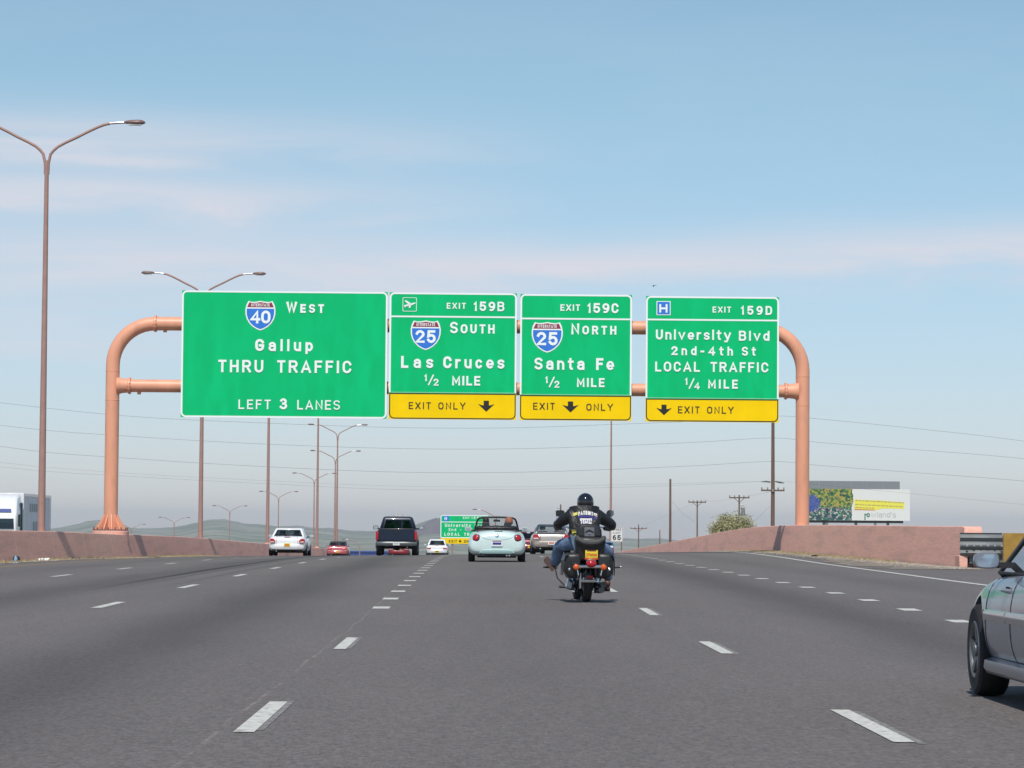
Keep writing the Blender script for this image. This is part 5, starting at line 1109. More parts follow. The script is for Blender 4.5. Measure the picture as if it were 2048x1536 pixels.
# --- semi truck on the far carriageway, coming towards us
def semi():
    y0 = 201.0; x = -30.95; zg = -.78
    r = empty('semi_truck', (x, y0, zg), 'white semi truck with a grey-white trailer coming the other way behind the left wall', 'truck')
    hi = at(20, 984, y0)[1]-zg
    MB().box(-1.28,1.28,1.6,14.2,1.1,hi-.1).build('trailer', M['trailer'], r, bevel=.04)
    MB().box(-1.3,1.3,1.55,1.72,1.0,hi-.05).build('trailer_front_frame', M['p_white'], r, bevel=.03)
    for k in range(6): MB().box(1.28,1.29,3.4+k*2.0,3.42+k*2.0,1.15,hi-.3).build('panel_seam', M['trailer'], r, smooth=0)
    MB().box(1.27,1.31,1.6,14.5,hi-.26,hi-.08).build('top_rail', M['p_silverdark'], r, smooth=0); MB().box(1.28,1.30,14.3,14.5,1.1,hi-.1).build('corner_post', M['p_silverdark'], r, smooth=0)
    rr = random.Random(2)
    for k in range(5): MB().box(1.296,1.300,4.4+k*.95,5.0+k*.95,hi-1.25,hi-.72).build('side_print', M['print_grey'], r, smooth=0)
    for k in range(3): MB().box(1.296,1.300,6.0+k*1.2,6.7+k*1.2,hi-2.6,hi-1.9).build('side_print', M['print_grey'], r, smooth=0)
    MB().rings([[(-1.2,-.9,1.0),(1.2,-.9,1.0),(1.22,1.2,1.0),(-1.22,1.2,1.0)],[(-1.2,-.9,2.45),(1.2,-.9,2.45),(1.22,1.2,2.45),(-1.22,1.2,2.45)],[(-1.15,-.55,3.0),(1.15,-.55,3.0),(1.22,1.2,3.0),(-1.22,1.2,3.0)],[(-1.0,.5,hi-.35),(1.0,.5,hi-.35),(1.15,1.3,hi-.12),(-1.15,1.3,hi-.12)]]).build('cab', M['p_white'], r, bevel=.10)
    MB().add([(-1.05,-.95,1.75),(1.05,-.95,1.75),(1.02,-.90,2.42),(-1.02,-.90,2.42)], [(0,1,2,3)]).build('windscreen', M['darkglass'], r, smooth=0)
    MB().add([(-1.04,-.93,1.76),(1.04,-.93,1.76),(1.01,-.88,2.41),(-1.01,-.88,2.41)], [(0,1,2,3)]).build('cab_shade', M['under'], r, smooth=0)  # black sheet behind the glass stands for the unlit cab
    MB().add([(-.85,-.74,2.84),(.85,-.74,2.84),(.80,-.58,3.05),(-.80,-.58,3.05)], [(0,1,2,3)]).build('sleeper_window', mat('truck_blue', (.05,.07,.25), .3), r, smooth=0)
    MB().rings([[(-.95,-2.6,.6),(.95,-2.6,.6),(.95,-2.6,1.6),(-.95,-2.6,1.6)],[(-1.1,-.9,.6),(1.1,-.9,.6),(1.1,-.9,1.72),(-1.1,-.9,1.72)]]).build('hood', M['p_white'], r, bevel=.08)
    MB().cbox(0,-2.63,1.1,1.0,.06,.7).build('grille', M['chrome'], r, smooth=0); MB().box(-1.2,1.2,-2.9,-2.65,.35,.75).build('front_bumper', M['chrome'], r, bevel=.03)
    for s in (-1,1):
        MB().box(min(s*1.12,s*1.3), max(s*1.12,s*1.3), .9,1.3,1.6,hi-.7).build('side_fairing', M['p_navy'], r, bevel=.03)
        MB().box(min(s*1.3,s*1.45), max(s*1.3,s*1.45), -.95,-.85,1.9,2.7).build('wing_mirror', M['plastic'], r, bevel=.02)
        MB().cbox(s*.85,-2.62,1.0,.3,.06,.25).build('headlight', M['clearlens'], r, bevel=.02)
        for yy in (-1.8, 2.6, 3.9, 12.2, 13.4): wheel(r, s*1.05, yy, .5, .3, s, 'alu')
semi()

# --- silver car at the right edge
M['greyrim'] = mat('dusty_alloy', (.20,.205,.21), .45, metal=.7)
def silver():
    L, W = 4.85, .91; x, y = 3.53+W, 20.62; r = empty('sedan', (x, y, G(x, y)), 'silver car cut by the right edge, its front wheel and left mirror in view', 'car')
    p = M['p_silver']; h = L/2; wr = .325
    secs = [(-h,.40,.70,W*.8),(-h+.08,.28,.92,W*.93),(-h+.5,.22,.97,W*.98),(-1.3,.20,.93,W),(-.2,.20,.905,W),(.45,.20,.885,W),(.95,.20,.87,W*1.0),(1.25,.22,.845,W*1.0),(1.6,.23,.80,W*.985),(1.95,.25,.74,W*.945),(2.22,.28,.66,W*.87),(2.38,.32,.56,W*.74),(2.43,.38,.48,W*.60)]
    bo = body_loft('body', secs, p, r, arches=(-1.42, 1.40), ra=wr+.045, halfw=W, shoulder=.93, crown=.05)
    bm = bmesh.new(); bm.from_mesh(bo.data); bv = BVHTree.FromBMesh(bm); bm.free()
    cabin(r, M['plastic'], -1.85, 1.20, -1.05, .28, .875, 1.37, W*.88, .60, M['clearglass'], inset=(.07,.06,.045,.045), bev=.07, frame_name='window_frame')
    MB().rings([[(-.50,yy,1.385+dz),(-.3,yy,1.402+dz),(0,yy,1.41+dz),(.3,yy,1.402+dz),(.50,yy,1.385+dz),(.5,yy,1.375),(-.5,yy,1.375)] for yy, dz in ((-1.0,-.012),(-.8,0),(.1,0),(.24,-.012))]).build('roof', p, r, smooth=50)
    for yy in (-1.42, 1.40):
        for s in (-1, 1): wheel(r, s*(W-.10), yy, wr, .22, s, 'greyrim', 5)
    for s in (-1, 1):
        # side moulding in two lengths, sill, door shut lines, handle, indicator
        for ya, yb in ((-1.0, .05), (.08, .93)):
            MB().rings([[(s*(W-.02), yy, .545), (s*(W+.012), yy, .55), (s*(W+.022), yy, .575), (s*(W+.022), yy, .60), (s*(W+.012), yy, .625), (s*(W-.02), yy, .63)] for yy in (ya, ya+.02, (ya+yb)/2, yb-.02, yb)]).build('side_moulding', M['p_silverdark'], r, smooth=50)
        MB().rings([[(s*(W-.10), yy, .17), (s*(W-.015), yy, .18), (s*(W+.008), yy, .22), (s*(W+.002), yy, .27), (s*(W-.05), yy, .29)] for yy in (-1.0, -.5, .4, .98)]).build('sill', p, r, smooth=60)
        for yy in (.98, -.02):
            pts = []
            for z in (.29,.34,.40,.47,.54,.61,.68,.74,.79,.83,.855):
                h_ = bv.ray_cast(Vector((s*2, yy, z)), Vector((-s, 0, 0)))
                if h_[0]: pts.append((h_[0].x+s*.0005, yy, z))
            MB().tube(pts, .0045, 5).build('shut_line', M['under'], r)
        hx = bv.ray_cast(Vector((s*2, .24, .765)), Vector((-s, 0, 0)))[0].x
        MB().tube([(hx-s*.02, .13, .760), (hx+s*.024, .16, .766), (hx+s*.026, .30, .766), (hx-s*.02, .33, .760)], .014, 8).build('door_handle', p, r)
        MB().cbox(hx+s*.002, .23, .766, .006, .12, .05).build('handle_shade', M['under'], r, smooth=0)  # flat black plate draws the shade behind the handle
        MB().cbox(s*(W+.002), 1.02, .60, .02, .05, .04).build('side_indicator', M['amber'], r, bevel=.008)
        MB().cbox(s*W*.62, 2.27, .58, .26, .16, .10).build('headlight', M['clearlens'], r, bevel=.03)
    mirrors(r, p, W*.955, .66, .962, .175, .112)
    MB().rings([[(-W*.8,.92,.86),(W*.8,.92,.86),(W*.8,.92,.93),(-W*.8,.92,.93)],[(-W*.82,.45,.86),(W*.82,.45,.86),(W*.82,.45,.95),(-W*.82,.45,.95)]]).build('dashboard', M['seat'], r, bevel=.03)
    seats(r, ((-.25, (-1, 1)), (-1.2, (-1, 1))), .92, 'seat', dx=.38)
    MB().box(-W*.72, W*.72, -h+.5, h-.5, .15, .30).build('floor_pan', M['under'], r, bevel=.02)
silver()

# --- open-top aqua car with two people
def beetle():
    x, y = .57, 95+2.0; r = empty('convertible', (x, y, G(x, y)), 'pale aqua rounded convertible with its top down and round red tail lights', 'car')
    p = M['p_aqua']; h = 2.02
    def sec(y, zb, pts):
        half = [(0, zb)]+[(a, b) for a, b in pts]; return [(a, y, b) for a, b in half]+[(-a, y, b) for a, b in reversed(half[1:-1])]
    S = [sec(-h,.34,[(.40,.34),(.60,.36),(.68,.45),(.66,.58),(.56,.68),(.40,.74),(.2,.77),(0,.78)]),
         sec(-h+.07,.26,[(.50,.25),(.74,.27),(.83,.40),(.81,.58),(.72,.72),(.52,.83),(.28,.89),(0,.905)]),
         sec(-h+.25,.22,[(.55,.20),(.80,.22),(.875,.38),(.87,.58),(.80,.76),(.62,.89),(.34,.955),(0,.975)]),
         sec(-h+.6,.2,[(.55,.18),(.82,.2),(.895,.38),(.89,.60),(.835,.80),(.70,.92),(.4,.97),(0,.985)]),
         sec(-.95,.18,[(.55,.17),(.82,.19),(.885,.38),(.88,.62),(.84,.82),(.76,.93),(.45,.96),(0,.965)]),
         sec(-.1,.18,[(.55,.17),(.82,.19),(.87,.38),(.865,.62),(.84,.82),(.77,.91),(.5,.93),(0,.935)]),
         sec(.8,.18,[(.55,.17),(.82,.19),(.88,.38),(.875,.62),(.83,.80),(.74,.90),(.45,.93),(0,.95)]),
         sec(1.35,.2,[(.55,.18),(.80,.2),(.88,.38),(.86,.60),(.76,.76),(.6,.84),(.36,.88),(0,.90)]),
         sec(1.85,.25,[(.5,.24),(.70,.26),(.78,.36),(.72,.50),(.6,.60),(.45,.66),(.25,.70),(0,.71)]), sec(2.05,.33,[(.35,.32),(.5,.34),(.58,.40),(.5,.46),(.4,.5),(.3,.53),(.15,.55),(0,.56)])]
    o = MB().rings(S).build('body', p, None, smooth=180, sub=2); bake(o)
    g = MB()
    for yy in (-1.25, 1.25):
        for s in (-1, 1): g.lathe([(.37, min(s*.58, s*1.2)), (.37, max(s*.58, s*1.2))], c=(0, yy, .33), axis='X', n=36)
    g.box(-.66,.66,-.98,.72,.62,1.4)
    c = g.build('cut', M['under']); b = o.modifiers.new('b', 'BOOLEAN'); b.operation = 'DIFFERENCE'; b.object = c; b.solver = 'EXACT'; bake(o); bpy.data.objects.remove(c)
    while len(o.data.materials) > 1: o.data.materials.pop()
    for q in o.data.polygons: q.use_smooth = True
    try: o.data.set_sharp_from_angle(angle=R(32))
    except Exception: pass
    o.parent = r
    for yy in (-1.25, 1.25):
        for s in (-1, 1): wheel(r, s*.775, yy, .315, .205, s)
    for s in (-1, 1):
        # round lamps set into the quarter panels
        for rad, dy, m_ in ((.118, 0, 'darkrim'), (.106, -.008, 'red')):
            q = MB().lathe([(rad, 0), (rad, -.10), (rad*.8, -.125), (rad*.3, -.138)], axis='Y', n=24).build('tail_light' if m_ == 'red' else 'lamp_ring', M[m_], r, smooth=60)
            q.location = (s*.605, -h+.155+dy, .715); q.rotation_euler = (R(-12), 0, R(22*s))
        q = MB().lathe([(.028, 0), (.028, -.07)], axis='Y', n=12).build('reflector', M['maroon'], r); q.location = (s*.775, -h+.26, .50)
        q = MB().lathe([(.03, 0), (.03, -.03)], axis='Y', n=16).build('exhaust_cover', M['print_grey'], r); q.location = (s*.50, -h+.015, .305)
    # trunk lid line: a shallow U with the lid's crown
    pts = []
    for i in range(25):
        a = math.pi*i/24; xx = -.56*math.cos(a); zz = .90-.235*math.sin(a)**.8; yy = -h-.005+.30*(abs(xx)/.68)**2.6+ (max(0, zz-.62))**2*1.25; pts.append((xx, yy, zz))
    bm = bmesh.new(); bm.from_mesh(o.data); bv = BVHTree.FromBMesh(bm); bm.free(); q2 = []
    for a, b_, c_ in pts:
        h_ = bv.ray_cast(Vector((a, -4, c_)), Vector((0, 1, 0)))
        if h_[0] and h_[0].y < -1.2: q2.append((a, h_[0].y, c_))
    MB().tube(q2, .006, 5).build('trunk_seam', mat('seam_grey', (.16,.24,.23), .6), r)
    # number recess, plate, badge, bumper panel
    plate(r, -h-.022, .565, 'plate_w', 'patch_blue', w=.34, h=.17)
    flat('plate_strip', [[(-.14,.625),(.14,.625),(.14,.645),(-.14,.645)]], -h-.033, M['maroon'], r)
    q = MB().lathe([(.05,0),(.052,-.012),(.03,-.02)], axis='Y', n=20).build('badge', M['chrome'], r); q.location = (0, -h+.035, .80); q.rotation_euler = (R(-25),0,0)
    for w_, z_ in ((.20,.937),): MB().cbox(.05,-h+.155,z_,.24,.006,.022).build('name_badge', M['plastic'], r, smooth=0)
    g = MB(); q = []
    for i in range(13):
        t = -1+2*i/12; xx = t*.66; yy = -h-.03+.18*abs(t)**3; zt_ = .385-.10*abs(t)**6; q.append([(xx, yy, .25), (xx, yy-.03, .30), (xx, yy-.03, zt_-.02), (xx, yy, zt_), (xx, yy+.1, zt_), (xx, yy+.1, .25)])
    g.rings(q).build('bumper_panel', mat('bumper_aqua', (.40,.57,.55), .35, coat=.4), r, smooth=40)
    MB().box(-.58,.58,-h+.03,-h+.4,.17,.255).build('valance', M['plastic'], r, bevel=.02)
    MB().box(-.6,.6,-1.6,1.6,.13,.24).build('floor_pan', M['under'], r, smooth=0)
    for xx in (.30,.38): MB().tube([(xx,-h+.3,.2),(xx,-h-.02,.2)], .025, 10).build('exhaust_pipe', M['alu'], r)
    # folded top bundle and well
    q = []
    for i in range(15):
        t = -1+2*i/14; xx = t*.66; k = 1-.35*abs(t)**6; zc_ = 1.02+.012*(1-t*t)
        q.append([(xx, -1.18+.13*k*math.cos(a)+.10*t*t, zc_+.085*k*math.sin(a)+.01*math.sin(i*2.1)) for a in [2*math.pi*j/12 for j in range(12)]])
    g = MB().rings(q); g.build('folded_top', M['leather'], r, smooth=60)
    MB().rings([[(-.62,-1.42,.93),(.62,-1.42,.93),(.66,-1.0,.90),(-.66,-1.0,.90)],[(-.60,-1.40,.99),(.60,-1.40,.99),(.64,-1.02,.98),(-.64,-1.02,.98)]]).build('top_well', M['plastic'], r, bevel=.02)
    # windscreen frame
    fr = [(-.70,.80,.90),(-.665,.66,1.06),(-.625,.50,1.22),(-.585,.38,1.315),(-.50,.33,1.355),(-.25,.30,1.375),(0,.29,1.38),(.25,.30,1.375),(.50,.33,1.355),(.585,.38,1.315),(.625,.50,1.22),(.665,.66,1.06),(.70,.80,.90)]
    MB().tube(fr, .030, 8).build('windscreen_frame', M['plastic'], r, smooth=60)
    MB().add([fr[i] for i in range(13)], [tuple(range(13))]).build('windscreen', M['clearglass'], r, smooth=0, fixn=False)
    MB().cbox(0,.27,1.27,.21,.03,.065).build('rear_view_mirror', M['plastic'], r, bevel=.01); MB().tube([(0,.28,1.28),(0,.31,1.37)], .012, 6).build('mirror_stem', M['plastic'], r)
    MB().rings([[(-.64,.62,.86),(.64,.62,.86),(.66,.8,.86),(-.66,.8,.86)],[(-.62,.60,1.0),(.62,.60,1.0),(.6,.78,1.02),(-.6,.78,1.02)]]).build('dashboard', M['plastic'], r, bevel=.04)
    seats(r, ((-.30, (-1, 1)),), .93, 'seat', dx=.34, hz=.20, w=.44); MB().box(-.62,.62,-1.0,.7,.60,.66).build('cabin_floor', M['seat'], r, smooth=0)
    mirrors(r, p, .79, .48, 1.0, .20, .14)
    MB().tube([(-.34+.17*math.cos(a), .36+.05*math.sin(a), .96+.15*math.sin(a)) for a in [2*math.pi*i/16 for i in range(17)]], .014, 6).build('steering_wheel', M['plastic'], r)
    # people (things of their own)
    base = r.location
    def rider(label, sx, hair, shirt, hm):
        e = empty('person', (x+sx, y-.10, base.z+.45), label, 'person')
        V = [(0,0,.10),(0,.0,.30),(0,-.02,.50),(0,-.02,.60),(0,.0,.70),(0,.01,.80),(0,.0,.88),(-.15,0,.51),(-.23,.10,.30),(-.16,.36,.36),(.15,0,.51),(.23,.10,.30),(.16,.36,.36),(-.12,.35,.05),(.12,.35,.05),(-.12,.75,.0),(.12,.75,.0)]
        E_ = [(0,1),(1,2),(2,3),(3,4),(4,5),(5,6),(2,7),(7,8),(8,9),(2,10),(10,11),(11,12),(0,13),(0,14),(13,15),(14,16)]
        rad = [.15,.14,.12,.055,.075,.09,.05,.07,.05,.035,.07,.05,.035,.08,.08,.05,.05]
        skinned('body', V, E_, rad, M['skin'], e)
        skinned('shirt', V[:3]+[V[7],V[8],V[10],V[11]], [(0,1),(1,2),(2,3),(3,4),(2,5),(5,6)], [.165,.16,.135,.09,.065,.09,.065], shirt, e)
        MB().ball((0,-.03,.82), .10,.115,.125, 14, 9).build('hair', hair, e, smooth=180)
        g = MB(); g.ball((0,.105,.775), .016,.02,.025, 8, 5); g.build('nose', M['skin'], e, smooth=180)
        for s in (-1,1):
            MB().ball((s*.035,.088,.80), .012,.01,.008, 8, 5).build('eye', M['under'], e); MB().ball((s*.092,0,.79), .014,.024,.03, 8, 5).build('ear', M['skin'], e)
        return e
    rider('driver with short dark hair sitting in the open aqua car', -.34, M['hair_dark'], M['plastic'], None)
    e = rider('passenger with reddish hair sitting on the right of the open aqua car', .38, M['hair_red'], mat('tan_shirt', (.45,.33,.24), .8), None)
    MB().lathe([(.05,.0),(.10,.02),(.125,-.08),(.12,-.18),(.06,-.22)], c=(0,-.05,.90), n=16).build('long_hair', M['hair_red'], e, smooth=60)
beetle()

# ---------------------------------------------------------------- motorcycle
from mathutils.bvhtree import BVHTree
MX, MY = 1.66, 46.75; MZ = G(MX, 47.2)
mc = empty('motorcycle', (MX, MY, MZ), 'black touring motorcycle with a yellow plate and orange turn signals ridden in our lane', 'motorcycle', rz=R(3.0))
def mwheel(y, r_, w):
    e = bpy.data.objects.new('wheel', None); scene.collection.objects.link(e); e.parent = mc; e.location = (0, y, r_); e.empty_display_size = .1
    MB().lathe([(r_*.74,-w*.40),(r_*.86,-w*.5),(r_*.955,-w*.40),(r_*.99,-w*.2),(r_,0),(r_*.99,w*.2),(r_*.955,w*.40),(r_*.86,w*.5),(r_*.74,w*.40)], axis='X', n=36, caps=False).build('tyre', M['tyre'], e, smooth=50)
    MB().lathe([(r_*.76,-w*.34),(r_*.70,-w*.3),(r_*.70,w*.3),(r_*.76,w*.34)], axis='X', n=32, caps=False).build('rim', M['chrome'], e, smooth=50)
    g = MB()
    for k in range(16):
        a = 2*math.pi*k/16; s = 1 if k % 2 else -1; g.tube([(s*.03, .03*math.cos(a+.5), .03*math.sin(a+.5)), (0, r_*.71*math.cos(a), r_*.71*math.sin(a))], .003, 4)
    g.tube([(-.06,0,0),(.06,0,0)], .035, 12); g.build('spokes', M['chrome'], e)
mwheel(.33, .325, .135); mwheel(1.98, .32, .115)
def fender(yc, zc_, rad, a0, a1, w, m, name='fender', drop=.05):
    q = []
    for i in range(15):
        a = R(a0+(a1-a0)*i/14); c_, s_ = math.cos(a), math.sin(a); ring = []
        for x, d in ((-w,-drop),(-w*.97,-.01),(-w*.7,.018),(-w*.3,.028),(0,.03),(w*.3,.028),(w*.7,.018),(w*.97,-.01),(w,-drop)): ring.append((x, yc+(rad+d)*c_, zc_+(rad+d)*s_))
        for x, d in ((w*.9,-drop),(w*.6,.004),(0,.016),(-w*.6,.004),(-w*.9,-drop)): ring.append((x, yc+(rad+d)*c_, zc_+(rad+d)*s_))
        q.append(ring)
    return MB().rings(q).build(name, m, mc, smooth=50)
fender(.33, .325, .345, 176, 55, .105, M['helmet'], 'rear_fender'); fender(1.98, .32, .345, 165, 60, .08, M['helmet'], 'front_fender')
MB().rings([[(-.118,-.045,.305),(.118,-.045,.305),(.118,-.02,.305),(-.118,-.02,.305)],[(-.112,-.055,.345),(.112,-.055,.345),(.112,-.03,.345),(-.112,-.03,.345)]]).build('fender_tip', M['chrome'], mc, bevel=.006)
MB().cbox(.02,-.063,.385,.09,.02,.045).build('fender_reflector', M['red'], mc, bevel=.006)
for s in (-1, 1): MB().ball((s*.075,-.05,.365), .016,.012,.016, 8, 6).build('fender_bolt', M['chrome'], mc)
# rear light bar
MB().tube([(-.22,-.235,.545),(-.1,-.225,.545),(0,-.20,.545),(.1,-.225,.545),(.22,-.235,.545)], .026, 10).build('light_bar', M['chrome'], mc)
q = MB().lathe([(.076,0),(.080,-.03),(.066,-.06),(.026,-.075)], axis='Y', n=24).build('tail_light', M['red'], mc, smooth=60); q.location = (.025,-.20,.585); q.scale = (1,1,.72)
MB().ball((.025,-.18,.600), .092,.07,.068, 16, 8).build('tail_light_housing', M['chrome'], mc)
for s in (-1, 1):
    q = MB().lathe([(.045,0),(.048,-.02),(.041,-.04),(.018,-.05)], axis='Y', n=20).build('turn_signal', M['amber'], mc, smooth=60); q.location = (s*.205,-.25,.535)
    MB().ball((s*.205,-.23,.537), .052,.045,.052, 14, 8).build('signal_housing', M['chrome'], mc)
# plate
pl_ = MB().cbox(.03,-.185,.735,.190,.008,.118).build('license_plate', M['plate_y'], mc, bevel=.004)
MB().cbox(.03,-.180,.665,.20,.012,.028).build('plate_reflector', M['plate_red'], mc, smooth=0)
g = MB(); text_poly(g, '276666', -.055, .700, .042, lambda a, b: (a, -.192, b), width=.17, stroke=.16); g.build('plate_number', M['plate_red'], pl_, smooth=0, fixn=False)
flat('plate_strip', [[(-.04,.772),(.10,.772),(.10,.790),(-.04,.790)]], -.1905, M['maroon'], pl_)
MB().cbox(.03,-.15,.73,.16,.05,.10).build('plate_bracket', M['plastic'], mc, bevel=.01)
# saddlebags
for s in (-1, 1):
    xi, xo = s*.135, s*.37
    g = MB(); q = []
    for y_, k in ((-.19,.80),(-.14,1.0),(.10,1.02),(.38,1.0),(.46,.82)):
        q.append([(xi, y_, .56-.19*k), (xi+(xo-xi)*.72, y_, .555-.195*k), (xi+(xo-xi)*k, y_, .50), (xi+(xo-xi)*k, y_, .66), (xi+(xo-xi)*.82, y_, .56+.185*k), (xi, y_, .56+.19*k)])
    bg_ = g.rings(q).build('saddlebag', M['bagleather'], mc, bevel=.03, smooth=60)
    MB().rings([[(xi+(xo-xi)*.1, y_, .735), (xi+(xo-xi)*.95, y_, .715), (xi+(xo-xi)*1.06, y_, .63), (xi+(xo-xi)*1.04, y_, .625), (xi+(xo-xi)*.92, y_, .70), (xi+(xo-xi)*.1, y_, .72)] for y_ in (-.17, .42)]).build('bag_lid', M['bagleather'], bg_, bevel=.01)
    for y_ in (-.02, .26): MB().cbox(xo*1.055, y_, .52, .012, .035, .22).build('strap', M['leather'], bg_, smooth=0)
    MB().ball((s*.30,-.185,.50), .020,.012,.026, 8, 6).build('buckle', M['chrome'], bg_)
    MB().tube([(s*.17,-.05,.34),(s*.17,-.22,.42),(s*.2,-.22,.56)], .010, 6).build('bag_guard', M['chrome'], mc)
    MB().tube([(s*.13,.30,.34),(s*.13,.12,.62)], .022, 8).build('shock_absorber', M['alu'], mc)
MB().cbox(-.125,-.03,.33,.03,.05,.24).build('belt_guard', M['alu'], mc, bevel=.008)
# seat, bag, backrest
MB().rings([[(-.10*k, y_, .70), (.10*k, y_, .70), (.15*k, y_, .78), (.12*k, y_, z_), (-.12*k, y_, z_), (-.15*k, y_, .78)] for y_, k, z_ in ((.02,.9,.86),(.1,1.1,.89),(.28,1.25,.88),(.38,1.2,.82),(.6,1.2,.79),(.78,.9,.83),(.88,.5,.82))]).build('seat', M['leather'], mc, bevel=.02, smooth=60)
MB().rings([[(-.17,-.13,.63),(.19,-.13,.63),(.19,.06,.63),(-.17,.06,.63)],[(-.20,-.16,.80),(.23,-.16,.80),(.23,.08,.80),(-.20,.08,.80)],[(-.22,-.17,.93),(.25,-.17,.93),(.25,.10,.93),(-.22,.10,.93)],[(-.20,-.13,.99),(.23,-.13,.99),(.22,.08,.99),(-.19,.08,.99)]]).build('travel_bag', M['bagleather'], mc, bevel=.035, smooth=60)
MB().tube([(-.19,-.15,.985),(-.17,-.19,.945),(-.09,-.215,.905),(.02,-.22,.895),(.12,-.215,.905),(.20,-.19,.945),(.22,-.15,.985)], [.035,.042,.045,.045,.045,.042,.035], 10).build('bag_roll', M['greypad'], mc)
MB().rings([[(-.19,-.08,.98),(.20,-.08,.98),(.20,.02,.98),(-.19,.02,.98)],[(-.19,-.07,1.10),(.19,-.07,1.10),(.19,.03,1.10),(-.19,.03,1.10)],[(-.12,-.05,1.185),(.12,-.05,1.185),(.12,.03,1.185),(-.12,.03,1.185)]]).build('backrest', M['bagleather'], mc, bevel=.03, smooth=60)
bp_ = MB().rings([[(-.075,-.105,.99),(.085,-.105,.99),(.085,-.08,.99),(-.075,-.08,.99)],[(-.072,-.095,1.13),(.078,-.095,1.13),(.078,-.07,1.13),(-.072,-.07,1.13)]]).build('backrest_panel', mat('panel_grey', (.13,.13,.15), .5), mc, bevel=.01)
flat('panel_emblem', [[(-.06,1.065),(0,1.10),(.07,1.065),(.07,1.05),(0,1.08),(-.06,1.05)]], -.108, M['under'], bp_)
MB().ball((.005,-.11,1.035), .013,.008,.013, 8, 6).build('panel_glint', M['chrome'], bp_)  # chrome bead put in for the white dot of reflection
# engine and frame
MB().box(-.16,.16,.55,1.15,.20,.42).build('crankcase', M['darkrim'], mc, bevel=.03)
for a, b in ((.72, -12), (.98, 14)):
    g = MB(); g.lathe([(.075,0),(.075,.28)], n=14)
    for k in range(8): g.lathe([(.10,.03+k*.03),(.10,.042+k*.03)], n=14)
    q = g.build('cylinder', M['darkrim'], mc); q.location = (0, a, .38); q.rotation_euler.x = R(-b)
for s in (-1, 1):
    q = MB().lathe([(.11,0),(.115,.02),(.09,.05),(.04,.06)], axis='X', n=20).build('engine_cover', M['chrome'], mc, smooth=60); q.location = (s*.16, .70, .30); q.scale = (s, 1.2, 1)
MB().rings([[(-.30,.42,.20),(-.20,.42,.16),(-.18,.42,.30),(-.26,.42,.36)],[(-.30,.86,.20),(-.18,.86,.16),(-.16,.86,.32),(-.24,.86,.38)]]).build('primary_cover', mat('polished_cover', (.35,.35,.38), .28, metal=.8), mc, bevel=.03, smooth=60)
for s in (-1, 1): MB().tube([(s*.15,1.5,.55),(s*.17,1.2,.16),(s*.15,.5,.15),(s*.13,.3,.33)], .02, 8).build('frame_tube', M['helmet'], mc)
for dz, x_ in ((0,.19),(.085,.22)): MB().tube([(.12,.95,.45),(x_,.85,.22+dz),(x_,.5,.17+dz),(x_,-.12,.19+dz)], [.024,.03,.04,.045], 12).build('exhaust_pipe', mat('exhaust_dark', (.06,.06,.065), .3, metal=.7), mc)
for s in (-1, 1): MB().box(min(s*.18,s*.36), max(s*.18,s*.36), .78,1.12,.20,.235).build('floorboard', M['plastic'], mc, bevel=.01)
q = []
for y_, w_, z_ in ((.75,.05,.82),(.85,.12,.86),(1.05,.155,.89),(1.25,.14,.90),(1.38,.08,.88)):
    q.append([(w_*math.cos(a), y_, z_+(.10 if math.sin(a) > 0 else .07)*math.sin(a)) for a in [2*math.pi*i/14 for i in range(14)]])
MB().rings(q).build('fuel_tank', M['helmet'], mc, smooth=60)
for s in (-1, 1):
    MB().tube([(s*.10,1.50,.98),(s*.095,1.74,.65),(s*.09,1.98,.33)], .028, 10).build('fork', M['chrome'], mc)
q = MB().lathe([(.03,0),(.10,.02),(.105,.10),(.09,.16)], axis='Y', n=20).build('headlight', M['chrome'], mc, smooth=60); q.location = (0,1.58,.93)
MB().tube([(-.42,.98,1.11),(-.34,1.08,1.13),(-.22,1.28,1.14),(-.10,1.42,1.06),(0,1.44,1.04),(.10,1.42,1.06),(.22,1.28,1.14),(.34,1.08,1.13),(.42,.98,1.11)], .014, 8).build('handlebar', M['chrome'], mc)
for s in (-1, 1):
    MB().tube([(s*.335,1.085,1.13),(s*.43,.97,1.11)], .019, 10).build('grip', M['plastic'], mc)
    MB().tube([(s*.33,1.10,1.14),(s*.40,1.12,1.24),(s*.40,1.12,1.31)], .007, 6).build('mirror_stem', M['chrome'], mc)
g = MB(); q = []
for yy, k in ((1.10,.93),(1.108,1.0),(1.13,.9),(1.15,.5)): q.append([(-.345+k*.068*(abs(math.cos(a))**.5)*(1 if math.cos(a) > 0 else -1), yy, 1.345+k*.05*(abs(math.sin(a))**.5)*(1 if math.sin(a) > 0 else -1)) for a in [2*math.pi*i/16 for i in range(16)]])
ml = g.rings(q).build('mirror', M['plastic'], mc, smooth=50)
g = MB(); q = []
for yy, k in ((1.10,.93),(1.108,1.0),(1.14,.85),(1.16,.4)): q.append([(.425+k*.055*math.cos(a), yy, 1.350+k*.055*math.sin(a)) for a in [2*math.pi*i/16 for i in range(16)]])
mr_ = g.rings(q).build('mirror', M['plastic'], mc, smooth=50)
g = MB(); c = (.440, 1.350); g.add([(c[0]+.047*math.cos(a), 1.092-.010*math.sin(a), c[1]+.049*math.sin(a)) for a in [2*math.pi*i/20 for i in range(20)]], [tuple(range(20))]); g.build('mirror_glass', mat('mirror_sky', (.55,.66,.74), .12, metal=1.0), mr_, smooth=0)
MB().ball((.475,1.085,1.387), .011,.008,.011, 8, 6).build('mirror_highlight', M['chrome'], mr_)  # small chrome bead added as the highlight on the mirror
